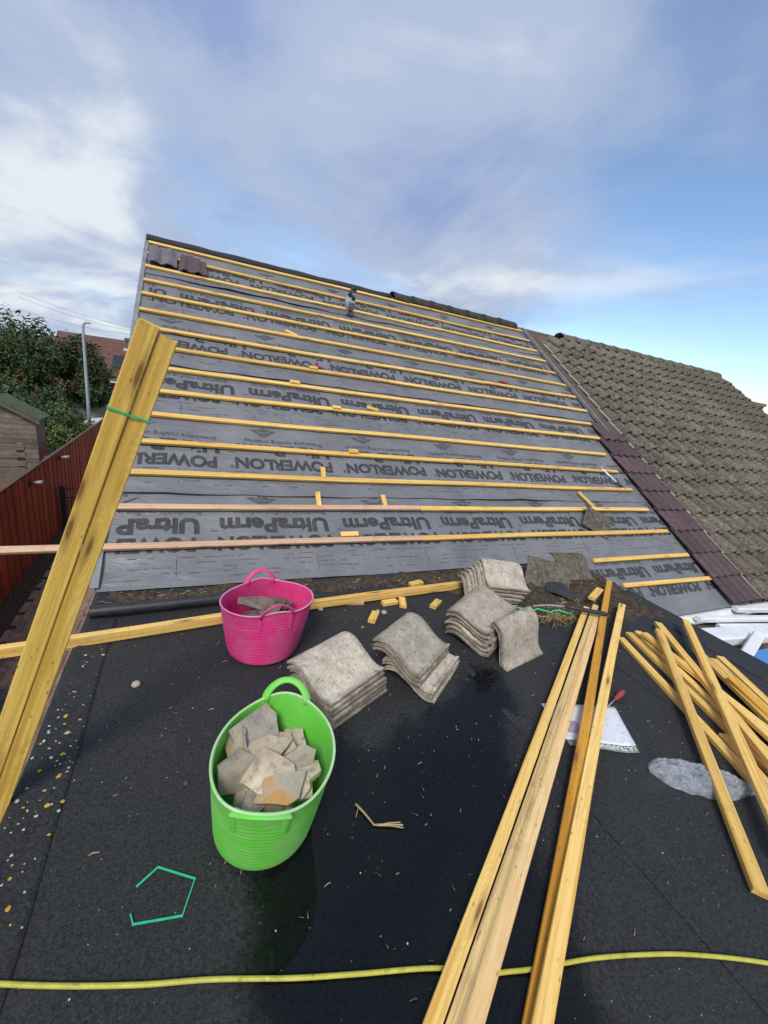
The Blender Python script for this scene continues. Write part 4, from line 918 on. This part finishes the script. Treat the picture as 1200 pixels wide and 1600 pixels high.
# leaflet
lf_c = [V((1.686, 1.237, 0)), V((2.095, 1.104, 0)), V((1.921, 0.838, 0)), V((1.622, 0.981, 0))]
def lpt(u, v_):    # u along, v towards the camera
    p = (lf_c[0] * (1 - u) + lf_c[1] * u) * (1 - v_) + (lf_c[3] * (1 - u) + lf_c[2] * u) * v_
    return V((p.x, p.y, 0.004 + 0.006 * abs(fb((u * 3, v_ * 3, 0))) + 0.012 * max(0, u - 0.85) / 0.15 * v_))
lv = thing('leaflet', (1.83, 1.04, 0.0), 'white printed leaflet with a green lower band pinned under battens', 'leaflet')
build('page', MB().grid([[lpt(u / 12, v_ / 12 * 0.87) for v_ in range(13)] for u in range(13)], lambda p: p - V((0, 0, 0.001))), 'leaflet_paper', lv, smooth=True)
build('title_band', MB().grid([[lpt(u / 12, 0.87 + v_ / 4 * 0.13) for v_ in range(5)] for u in range(13)], lambda p: p - V((0, 0, 0.001))), 'leaflet_green', lv, smooth=True)
build('picture', MB().grid([[lpt(u, v_) + V((0, 0, 0.0012)) for v_ in (0.42, 0.55, 0.7)] for u in (0.05, 0.15, 0.25, 0.33)]), 'paper_print', lv)
tv, tf = fit(textmesh('ULTRAPERM', 0.1, 0.002), 0.52, 0.085)
build('title', MB().add([lpt(0.97 - x, 0.893 + y) + V((0, 0, 0.0026)) for x, y in tv], tf), 'white_plastic', lv)
# screwdriver
sc_ = thing('screwdriver', (2.14, 1.14, 0), 'screwdriver with a dark red handle beside the leaflet', 'screwdriver')
a0, d0 = V((2.245, 1.168, 0.017)), (V((2.015, 1.102, 0.010)) - V((2.245, 1.168, 0.017))).normalized()
build('handle', MB().tube([a0, a0 + d0 * .008, a0 + d0 * .07, a0 + d0 * .085, a0 + d0 * .10, a0 + d0 * .108], [.010, .0165, .0165, .011, .014, .009], 10), 'red_plastic', sc_, smooth=True)
build('shaft', MB().tube([a0 + d0 * .106, a0 + d0 * .22], .004, 8), 'grey_metal', sc_, smooth=True)
# clear plastic bag
bx, by = V((1.885, 0.765, 0)), V((2.34, 0.50, 0)); bd = (by - bx); bl = bd.length; bd.normalize(); bp_ = V((-bd.y, bd.x, 0)); rows = []
for i in range(97):
    u = i / 96; hwid = 0.008 + 0.085 * sin(pi * min(1, u * 1.12) ** 0.75) ** 0.9 if u < 0.89 else 0.02 + 0.05 * (u - .89) / .11
    hwid *= 1 + 0.16 * fb((u * 7, 5, 0)); r0 = []
    for j in range(33):
        t_ = j / 16 - 1; p = bx + bd * (bl * u) + bp_ * (hwid * t_ + 0.010 * fb((u * 11, j * .4, 0)))
        rid = (1 - abs(fb((u * 9, j * 0.16, 4)))) ** 4 * 0.022 + (1 - abs(fb((u * 22 + j * .12, j * 0.2, 9)))) ** 5 * 0.010
        r0.append(p + V((0, 0, 0.003 + (0.030 * (1 - t_ * t_) ** 0.6 + rid * (1 - t_ ** 4)) * min(1, hwid / 0.06))))
    rows.append(r0)
build('plastic_bag', MB().grid(rows), 'clear_film', smooth=True, label='crumpled clear plastic bag caught under the batten heap', cat='bag')
tw = MB()
for A, B, r_ in (((.551, 1.017, .006), (.590, .925, .004), .003), ((.556, 1.019, .003), (.592, .926, .003), .002), ((.588, .927, .003), (.690, .893, .004), .003), ((.60, .922, .002), (.688, .884, .003), .002), ((.556, 1.0, .003), (.538, .972, .002), .0014), ((.60, .92, .006), (.684, .902, .009), .0016)):
    A, B = V(A), V(B); tw.tube([A, A.lerp(B, .5) + V((.001, .002, .001)), B], r_, 5)
build('split_twig', tw, 'straw', label='bent splintered straw coloured twig right of the green tub', cat='twig')
for (x, y, r_, lab, m_) in ((-0.242, 1.867, .017, 'small pale pinkish stone on the felt', 'stone'), (-0.023, 1.282, .010, 'tiny brown stone left of the green tub', 'dark_rubble'), (1.20, 2.235, .02, 'grey mortar lump beside the offcut in front', 'mortar'), (1.165, 2.26, .014, 'smaller mortar lump beside the offcut in front', 'mortar'), (0.99, 2.10, .012, 'reddish chip between pink tub and offcut', 'chimney_brick'), (0.78, 2.35, .022, 'pale mortar crumb beside the pink tub', 'mortar')):
    mb = MB(); bm = bmesh.new(); bmesh.ops.create_icosphere(bm, subdivisions=2, radius=r_)
    for v in bm.verts: v.co *= 1 + 0.45 * fb(v.co * (25 / r_ * .012) + V((x * 50, y * 50, 0))); v.co.z *= 0.75
    me = bpy.data.meshes.new('stone'); bm.to_mesh(me); bm.free()
    obj('small_stone', me, m_, None, (x, y, r_ * 0.5), None, label=lab, cat='stone')
# ------------------------------------------------------------------ loose things on the battened slope
GO = 'wood offcuts lying on the slope'
for (x, s, a_, ln, up_, lab) in [
  (1.141, 3.54, -0.55, 0.16, 0.018, 'slanted offcut on the upper slope below the nail gun'),
  (1.12, 1.10, 1.45, 0.14, 0.020, 'upright offcut standing on the third batten from the eaves'),
  (1.016, 0.775, 1.5, 0.16, 0.020, 'upright offcut above the second batten, left of its pair'),
  (1.66, 0.77, 1.5, 0.13, 0.020, 'upright offcut above the second batten, right of its pair'),
  (1.225, 0.385, 0.02, 0.16, 0.020, 'orange offcut lying above the lowest pinkish batten'),
  (1.485, 1.40, 0.0, 0.09, 0.044, 'small offcut sitting on the fourth batten'),
  (1.034, 2.46, 0.0, 0.11, 0.042, 'small offcut sitting on the seventh batten'),
  (1.448, 2.09, 0.0, 0.09, 0.042, 'small offcut sitting on the sixth batten, left of another'),
  (1.893, 2.14, -0.35, 0.14, 0.040, 'tilted pale offcut above the sixth batten'),
  (1.30, 2.80, -0.05, 0.10, 0.040, 'small offcut on the eighth batten beside a red tool'),
  (4.46, 0.83, 1.95, 0.27, 0.020, 'long slanting offcut between second and third battens at right')]:
    d_ = V((cos(a_), 0, 0)) * (ln / 2) + RU * (sin(a_) * ln / 2); c = rp(x, s, up_)
    batten('wood_offcut', c - d_, c + d_, 0.045, 0.022, up=RN, label=lab, cat='offcut', group=GO)
# nail gun
ng = thing('nail_gun', rp(2.10, 4.50, 0.04), 'dark nail gun resting on the third batten from the ridge', 'nail gun')
def slab(a, b): # box in roof coordinates
    m = MB(); m.box(a, b); m.v = [tuple(rp(p[0], p[1], p[2])) for p in m.v]; return m
ngb = build('body', MB().tube([rp(2.10, 4.40, .13), rp(2.10, 4.44, .13), rp(2.12, 4.62, .14), rp(2.12, 4.66, .14)], [.03, .055, .055, .04], 12), 'grey_metal', ng, smooth=True)
build('magazine', slab((2.06, 4.36, .045), (2.15, 4.42, .22)), 'grey_metal', ng)
build('nose', MB().tube([rp(2.10, 4.41, .12), rp(2.095, 4.32, .11)], .022, 8), 'dark_metal', ng, smooth=True)
build('handle', MB().tube([rp(2.12, 4.60, .18), rp(2.14, 4.66, .25), rp(2.18, 4.72, .28), rp(2.22, 4.68, .25)], .024, 8), 'black_plastic', ng, smooth=True)
build('battery', slab((2.14, 4.66, .05), (2.24, 4.76, .16)), 'black_plastic', ng)
for (x, s, a_, lab) in ((1.357, 2.84, -0.2, 'small red tool lying behind the eighth batten'), (4.401, 3.20, -0.3, 'small red tool resting on the upper right slope')):
    rd = thing('red_tool', rp(x, s, 0.02), lab, 'hand tool', 'red tools on the slope')
    d_ = V((cos(a_), 0, 0)) + RU * sin(a_); c = rp(x, s, 0.045)
    build('grip', MB().tube([c - d_ * .075, c - d_ * .06, c, c + d_ * .05, c + d_ * .06], [.015, .026, .030, .024, .014], 10, True, .7), 'red_plastic', rd, smooth=True)
    build('blade', MB().tube([c + d_ * .055, c + d_ * .12], [.014, .007], 8, True, .4), 'dark_metal', rd)
hm = thing('hammer', rp(5.22, 1.30, 0.02), 'steel shafted hammer lying over the fourth batten near new tiles', 'hammer')
build('shaft', MB().tube([rp(5.17, 1.40, .05), rp(5.30, 1.16, .03)], .011, 8), 'white_plastic', hm, smooth=True)
build('grip', MB().tube([rp(5.30, 1.165, .03), rp(5.31, 1.14, .03), rp(5.37, 1.03, .026)], [.012, .017, .017], 8), 'black_plastic', hm, smooth=True)
build('head', MB().tube([rp(5.10, 1.385, .05), rp(5.13, 1.39, .055), rp(5.20, 1.42, .055), rp(5.25, 1.44, .05)], [.008, .016, .018, .018], 8), 'grey_metal', hm, smooth=True)
# two new tiles hung at the top left
gm = smooth_by(tile_mesh('hung_tile', 0.33, 0.40, lambda t_: 0.034 * abs(sin(pi * 2 * t_ + 0.2)) ** 1.2, 0.014, 20, 1))
obj('new_grey_tile', gm, 'grey_tile', None, rp(-0.36, 4.80, 0.06), RR @ Matrix.Rotation(0.04, 3, 'X'), label='grey double roll tile hung at the top left corner', cat='roof tile')
obj('new_brown_tile', plum_m, 'plum_tile', None, rp(0.0, 4.74, 0.062), RR @ Matrix.Rotation(-0.04, 3, 'X') @ Matrix.Rotation(0.03, 3, 'Z'), label='dark brown tile lying flat right of the grey tile', cat='roof tile')
# ------------------------------------------------------------------ conservatory beside the extension
cv = thing('conservatory', (5.2, 1.4, GZ), 'white framed conservatory with a blue glass roof below the gutter', 'conservatory')
def bar(A, B, w_, h_, name='glazing_bar', mat='white_plastic', par=cv):
    A, B = V(A), V(B); R = frame(B - A, (0, 0, 1)); l_ = (B - A).length
    m = MB(); e = min(w_, h_) * 0.2
    pr_ = [(-w_/2, 0), (w_/2, 0), (w_/2, h_-e), (w_/2-e, h_), (-w_/2+e, h_), (-w_/2, h_-e)]
    for x in (-l_/2, l_/2): m.v += [(x, y, z) for y, z in pr_]
    m.f = [(0, 1, 2, 3, 4, 5), (6, 7, 8, 9, 10, 11)] + [(q, (q + 1) % 6, 6 + (q + 1) % 6, 6 + q) for q in range(6)]
    return obj(name, m.mesh(name), mat, par, (A + B) / 2, R)
bar((4.55, 1.90, -0.50), (7.2, 1.56, -0.50), 0.20, 0.09, 'box_gutter')
bar((4.95, 2.13, -0.46), (6.6, 1.80, -0.44), 0.07, 0.05); bar((5.15, 2.02, -0.50), (6.7, 1.66, -0.46), 0.05, 0.04)
bar((5.72, 2.16, -0.44), (6.7, 1.94, -0.42), 0.08, 0.05)
bar((4.50, 1.50, -0.49), (5.20, 1.70, -0.42), 0.10, 0.07); 
bar((3.8, 0.35, -0.98), (5.55, 1.68, -0.44), 0.07, 0.05); bar((5.0, -0.2, -0.98), (6.3, 1.62, -0.44), 0.07, 0.05)
build('roof_pane', MB().grid([[(4.0, 1.70, -0.50), (3.85, 0.30, -1.0)], [(7.2, 1.50, -0.50), (7.2, -0.4, -1.0)]], lambda p: p - V((0, 0, 0.02))), 'blue_glass', cv)
build('back_panel', MB().grid([[(4.2, 2.19, -0.54), (4.2, 1.9, -0.56)], [(7.2, 2.19, -0.54), (7.2, 1.6, -0.56)]], lambda p: p - V((0, 0, 0.02))), 'old_board', cv)
build('side_wall', MB().box((3.72, 0.32, GZ - .02), (3.78, 1.80, -1.03)).box((3.79, 0.2, GZ - .02), (7.2, 0.28, -1.05)), 'white_plastic', cv)
# ------------------------------------------------------------------ left side: fence, gate, shed
FX, FT = -2.81, -0.985
fe = thing('garden_fence', (FX, 11, GZ), 'tall dark red boarded fence along the paved drive', 'fence')
fm = MB().box((-0.010, 0.003, 0), (0.010, 0.142, 1.70)).mesh('fence_board')
y = 3.6; k = 0
while y < 18.2:
    obj('board', fm, 'fence_red', fe, (FX + (0.006 if k % 2 else -0.006), y, GZ + 0.012 * fb((y, 0, 0)) - 0.002)); y += 0.146; k += 1
for z in (-1.25, -2.3): build('rail', MB().box((FX - 0.062, 3.6, z), (FX - 0.018, 18.2, z + 0.07)), 'fence_red', fe)
for q in range(7): build('post', MB().box((FX - 0.16, 4.2 + q * 2.3, GZ - .02), (FX - 0.065, 4.295 + q * 2.3, FT - 0.03)), 'fence_red', fe)
build('coping', MB().box((FX - 0.03, 3.6, FT + 0.012), (FX + 0.03, 18.2, FT + 0.03)), 'brown_board', fe)
for (y, z, lab) in ((11.49, -1.12, 'metal spotlight fixed high on the red fence, farther one'), (9.54, -1.19, 'metal spotlight fixed high on the red fence, nearer one')):
    li = thing('fence_light', (FX + 0.01, y, z), lab, 'light', 'lights on the red fence')
    build('bracket', MB().box((FX + 0.018, y - .05, z - .05), (FX + 0.035, y + .05, z + .05)), 'dark_metal', li)
    build('lamp', MB().tube([(FX + .03, y, z), (FX + .10, y - .05, z + .03), (FX + .24, y - .14, z + .07)], [.022, .03, .036], 10), 'grey_metal', li, smooth=True)
gy = 11.2
ga = thing('iron_gate', (-1.8, gy, GZ), 'black wrought iron gate across the paved drive', 'gate')
for x in (-2.70, -1.05): build('post', MB().box((x - .05, gy - .05, GZ - .02), (x + .05, gy + .05, GZ + 1.0)), 'dark_metal', ga)
for z in (0.10, 0.72, 0.92): build('rail', MB().box((-2.645, gy - .012, GZ + z), (-1.105, gy + .012, GZ + z + .025)), 'dark_metal', ga)
for q in range(11): build('bar', MB().tube([(-2.56 + q * .138, gy, GZ + 0.125), (-2.56 + q * .138, gy, GZ + .72)], .009, 6), 'dark_metal', ga)
# black sheet on the drive
rows = [[(-2.6 + 0.045 * i, 4.5 + 0.05 * j + 0.05 * fb((i * .3, 3, 0)), GZ + 0.02 + 0.20 * max(0, min(1, i / 5, (22 - i) / 4, j / 3, (20 - j) / 4)) * (0.7 + 0.3 * fb((i * .2, j * .2, 1))) + 0.02 * fb((i * .6, j * .6, 2))) for j in range(21)] for i in range(23)]
build('black_cover', MB().grid(rows), 'black_plastic', smooth=True, label='black plastic sheet draped on the paving below the roof edge', cat='sheet')
sh = thing('garden_shed', (-4.6, 13.6, GZ), 'weathered timber shed with a mossy green felt roof behind the fence', 'shed')
sx0, sx1, sy0, sy1, sze, szr = -5.05, -3.56, 13.0, 13.7, -0.50, -0.08
build('wall', MB().add([(sx0, sy0+.02, GZ), (sx1, sy0+.02, GZ), (sx1, sy0+.02, sze), ((sx0+sx1)/2, sy0+.02, szr), (sx0, sy0+.02, sze), (sx0, sy1, GZ), (sx1, sy1, GZ), (sx1, sy1, sze), ((sx0+sx1)/2, sy1, szr), (sx0, sy1, sze)], [(0,1,2,3,4), (9,8,7,6,5), (1,6,7,2), (0,4,9,5)]), 'shed_board', sh)
z = GZ
while z < szr - 0.05:
    t_ = max(0, (z + .06 - sze) / (szr - sze)); hw = (sx1 - sx0) / 2 * (1 - max(0, t_)); mx_ = (sx0 + sx1) / 2
    if hw > 0.08: build('cladding_board', MB().box((mx_ - hw, sy0 - 0.012, z), (mx_ + hw, sy0 + 0.012, z + 0.112)), 'shed_board', sh)
    z += 0.12
for s_ in (-1, 1):
    mx_ = (sx0 + sx1) / 2; ex = mx_ + s_ * 0.86
    build('roof_panel', MB().grid([[(mx_, yy, szr + 0.03), (ex, yy, szr + 0.03 - 0.86 * (szr - sze) / 0.745)] for yy in (sy0 - 0.12, sy1 + .1)], lambda p: p + V((0, 0, 0.03))), 'green_felt', sh)
    build('barge_board', MB().grid([[(mx_, yy, szr + 0.025), (ex, yy, szr + 0.025 - 0.86 * (szr - sze) / 0.745)] for yy in (sy0 - 0.125, sy0 - 0.145)], lambda p: p - V((0, 0, 0.08))), 'old_board', sh)
rl = thing('weathered_rail_fence', (-4.2, 9.9, GZ), 'low fence of grey weathered rails behind the red fence', 'fence')
for z, y in ((-0.66, 10.0), (-0.80, 10.0), (-0.97, 9.98)): build('rail', MB().box((-6.0, y, z), (-2.95, y + .06, z + .09)), 'old_board', rl)
for x in (-5.8, -4.4, -3.05): build('post', MB().box((x - .05, 10.065, GZ - .02), (x + .05, 10.16, -0.55)), 'old_board', rl)
build('panel', MB().box((-6.0, 10.0, GZ - .02), (-2.95, 10.05, -1.0)), 'shed_board', rl)
# ------------------------------------------------------------------ trees and bushes
def tree(name, base, blobs, nleaf, lsz, mat, label, trunk_h, cat='tree', seed=0, limbs=7):
    rg = random.Random(seed); root = thing(name, base, label, cat); b = V(base); mb = MB()
    for k in range(nleaf):
        c, r_ = blobs[rg.randrange(len(blobs))]
        d_ = V((rg.gauss(0, 1), rg.gauss(0, 1), rg.gauss(0, 1))).normalized(); q = rg.random() ** 0.45
        p = V(c) + V((d_.x * r_[0], d_.y * r_[1], d_.z * r_[2])) * q * (0.86 + 0.35 * fb(d_ * 2.3 + V((seed, 0, 0))))
        if fb(p * 1.5 + V((seed * 3, 0, 0))) < -0.22: continue
        if p.z < b.z + 0.1: continue
        n_ = (d_ + V((rg.uniform(-1, 1), rg.uniform(-1, 1), rg.uniform(-.3, 1)))).normalized(); R = frame(n_.orthogonal(), n_) @ Matrix.Rotation(rg.uniform(0, 6), 3, 'Z'); s_ = lsz * rg.uniform(.6, 1.4)
        mb.add([p + R @ V(q_) for q_ in ((-s_, 0, 0), (0, -s_ * .45, s_ * .12), (s_, 0, 0), (0, s_ * .45, s_ * .12))], [(0, 1, 2, 3)])
    build('crown', mb, mat, root, kind='stuff')
    tb = MB().tube([b, b + V((.05, 0, trunk_h * .5)), b + V((-.03, .05, trunk_h))], [.16, .12, .08] if trunk_h > 1 else [.05, .04, .02], 8)
    for k in range(limbs):
        c, r_ = blobs[k % len(blobs)]; st_ = b + V((0, 0, trunk_h * rg.uniform(.45, .95))); e_ = V(c) + V((rg.uniform(-.5, .5) * r_[0], rg.uniform(-.5, .5) * r_[1], rg.uniform(0, .6) * r_[2]))
        tb.tube([st_, st_.lerp(e_, .5) + V((0, 0, .15)), e_], [.06, .035, .012], 6)
    build('trunk', tb, 'bark', root, smooth=True)
tree('rowan_tree', (-7.4, 24.5, GZ), [((-7.6, 24.5, 0.9), (2.4, 2.4, 1.7)), ((-6.2, 24.0, 0.6), (1.7, 1.8, 1.7)), ((-9.3, 24.5, 0.5), (2.0, 2.0, 1.7)), ((-4.75, 24.2, 0.35), (1.25, 1.2, 1.55)), ((-4.4, 24.0, -0.7), (0.9, 1.0, 0.9)), ((-6.6, 24, -0.8), (2.4, 2.0, 1.3))], 27000, 0.088, 'leaf_red', 'tall bushy tree with red berries beyond the fence', 3.2, seed=3)
tree('garden_bush', (-5.6, 18.0, GZ), [((-5.6, 18, -1.2), (1.5, 1.3, 1.2)), ((-4.4, 18.2, -1.5), (1.1, 1.1, 1.0)), ((-6.8, 18, -0.9), (1.3, 1.3, 1.2))], 9000, 0.075, 'leaf_green', 'dense dark green bush in front of the berried tree', 0.9, 'bush', seed=5)
tree('garden_bush', (-3.75, 16.4, GZ), [((-3.8, 16.4, -1.35), (0.75, 1.0, 0.75)), ((-3.6, 17.4, -1.5), (0.6, 0.9, 0.7))], 3600, 0.055, 'leaf_light', 'lighter green shrub peeping over the end of the red fence', 0.8, 'bush', seed=6)
tree('garden_bush', (-3.6, 8.6, GZ), [((-3.7, 8.5, -1.35), (0.6, 0.8, 0.35)), ((-4.4, 8.3, -1.3), (0.6, 0.8, 0.4))], 2600, 0.05, 'leaf_light', 'low light green plants just behind the near fence', 0.8, 'bush', seed=8)
tree('conifer_shrub', (-4.3, 31.5, GZ), [((-4.3, 31.5, -0.9), (1.2, 1.0, 1.3)), ((-5.3, 31, -0.6), (1.0, 1.0, 1.4))], 3000, 0.10, 'leaf_green', 'dark shrub before the far brown roofed house', 1.0, 'bush', seed=9)
# ------------------------------------------------------------------ street beyond
lx, ly = -3.66, 19.5
lp = thing('street_lamp', (lx, ly, GZ), 'pale grey street lamp column standing before the berried tree', 'street lamp')
build('column', MB().tube([(lx, ly, GZ), (lx, ly, -0.6), (lx, ly, 1.8), (lx + .01, ly, 2.0), (lx + .05, ly, 2.10), (lx + .12, ly, 2.13)], [.062, .055, .047, .043, .04, .037], 10), 'galvanised', lp, smooth=True)
build('lantern', MB().tube([(lx + .10, ly, 2.13), (lx + .17, ly, 2.135), (lx + .26, ly, 2.12)], [.045, .06, .03], 10, True, .6), 'galvanised', lp, smooth=True)
fh = thing('brown_roofed_house', (-4.5, 47, GZ), 'far brick house with a brown tiled roof and a skylight', 'house')
build('roof', MB().add([(-11, 44.5, -1.4), (2, 44.5, -1.4), (2, 48.5, 2.05), (-11, 48.5, 2.05), (-11, 52.5, -1.4), (2, 52.5, -1.4)], [(0, 1, 2, 3), (3, 2, 5, 4), (0, 3, 4), (1, 5, 2)]), 'far_roof', fh)
build('wall', MB().box((-10.7, 44.9, GZ - .02), (1.7, 52.1, -1.42)), 'brick', fh)
sk = build('skylight', MB().add([(-6.6, 45.55, -0.38), (-5.6, 45.55, -0.38), (-5.6, 46.75, 0.66), (-6.6, 46.75, 0.66)], [(0, 1, 2, 3)]), 'glass_dark', fh)
ck = thing('mossy_chimney_house', (-3.3, 40, GZ), 'far house whose mossy brick chimney rises beside the verge', 'house')
build('chimney', MB().box((-4.75, 39.6, -1.2), (-4.05, 40.3, 1.95)).box((-4.82, 39.53, 1.95), (-3.98, 40.37, 2.15)), 'mossy_tile', ck)
build('chimney_flashing', MB().box((-4.88, 39.45, 1.2), (-3.9, 39.59, 1.36)), 'white_plastic', ck)
build('roof', MB().add([(-4.6, 38, -1.3), (3, 38, -1.3), (3, 41, 0.5), (-4.6, 41, 0.5), (-4.6, 44, -1.3), (3, 44, -1.3)], [(0, 1, 2, 3), (3, 2, 5, 4), (0, 3, 4), (1, 5, 2)]), 'far_roof', ck)
build('wall', MB().box((-4.5, 38.2, GZ - .02), (2.9, 43.8, -1.305)), 'brick', ck)
gr = thing('brick_garage', (-3.2, 31, GZ), 'small red brick garage with white fascia across the street', 'garage')
build('wall', MB().box((-4.25, 30.0, GZ - .02), (-1.5, 34, -0.62)), 'brick', gr)
build('fascia', MB().box((-4.45, 29.85, -0.62), (-1.3, 34.1, -0.46)), 'white_plastic', gr)
build('roof', MB().add([(-4.5, 29.8, -0.457), (-1.2, 29.8, -0.457), (-1.2, 34.2, -0.457), (-4.5, 34.2, -0.457), (-2.9, 32, 0.0)], [(0, 1, 4), (1, 2, 4), (2, 3, 4), (3, 0, 4)]), 'far_roof', gr)
bw_ = thing('boundary_wall', (-4, 24.3, GZ), 'low boundary wall with a tiled coping in front of the garage', 'wall')
build('wall', MB().box((-5.2, 24.2, GZ - .02), (-0.5, 24.5, -1.16)), 'mortar', bw_)
for q in range(16): build('coping_tile', MB().box((-5.2 + q * .30, 24.08, -1.155 + (.02 if q % 2 else 0)), (-4.92 + q * .30, 24.62, -1.03 + (.02 if q % 2 else 0))), 'mossy_tile', bw_)
vn = thing('parked_van', (-3.2, 21.5, GZ), 'white van parked beyond the end of the red fence', 'van')
def hull(prof, y0, y1):
    m = MB(); n_ = len(prof); m.v = [(x, y0, z) for x, z in prof] + [(x, y1, z) for x, z in prof]
    m.f = [tuple(range(n_)), tuple(range(n_, 2 * n_))] + [(q, (q + 1) % n_, n_ + (q + 1) % n_, n_ + q) for q in range(n_)]; return m
build('body', hull([(-4.25, GZ + .35), (-0.2, GZ + .35), (-0.2, GZ + 1.65), (-0.4, GZ + 1.72), (-2.7, GZ + 1.72), (-3.35, GZ + 1.08), (-4.2, GZ + .95)], 20.9, 22.5), 'van_white', vn)
build('window', MB().add([(-3.12, 20.89, GZ + 1.12), (-2.3, 20.89, GZ + 1.12), (-2.3, 20.89, GZ + 1.55), (-2.72, 20.89, GZ + 1.55)], [(0, 1, 2, 3)]), 'glass_dark', vn)
for x in (-3.6, -0.9):
    for y in (20.95, 22.25): build('wheel', MB().tube([(x, y - .02, GZ + .28), (x, y + .18, GZ + .28)], .29, 18), 'black_plastic', vn)
cr_ = thing('parked_car', (-4.3, 28.3, GZ), 'dark car parked between the boundary wall and the garage', 'car')
build('body', hull([(-5.6, GZ + .3), (-2.6, GZ + .3), (-2.6, GZ + .95), (-3.0, GZ + 1.25), (-3.5, GZ + 1.62), (-4.5, GZ + 1.66), (-5.0, GZ + 1.25), (-5.6, GZ + 1.05)], 27.6, 29.1), 'glass_dark', cr_)
for x in (-5.1, -3.1):
    for y in (27.65, 28.85): build('wheel', MB().tube([(x, y - .02, GZ + .28), (x, y + .18, GZ + .28)], .28, 16), 'black_plastic', cr_)
for i, (za, zb, lab) in enumerate(((2.75, 1.72, 'uppermost thin overhead wire behind the tree'), (2.45, 1.50, 'middle thin overhead wire behind the tree'), (1.75, 1.28, 'lowest thin overhead wire reaching the far chimney'))):
    pts = [(-9.5 + 5.9 * t_, 34 - 1.0 * t_, za + (zb - za) * t_ - 0.18 * 4 * t_ * (1 - t_) + 1.0) for t_ in [q / 12 for q in range(13)]]
    build('overhead_wire', MB().tube(pts, 0.007, 5), 'dark_metal', label=lab, cat='wire', group='overhead wires')
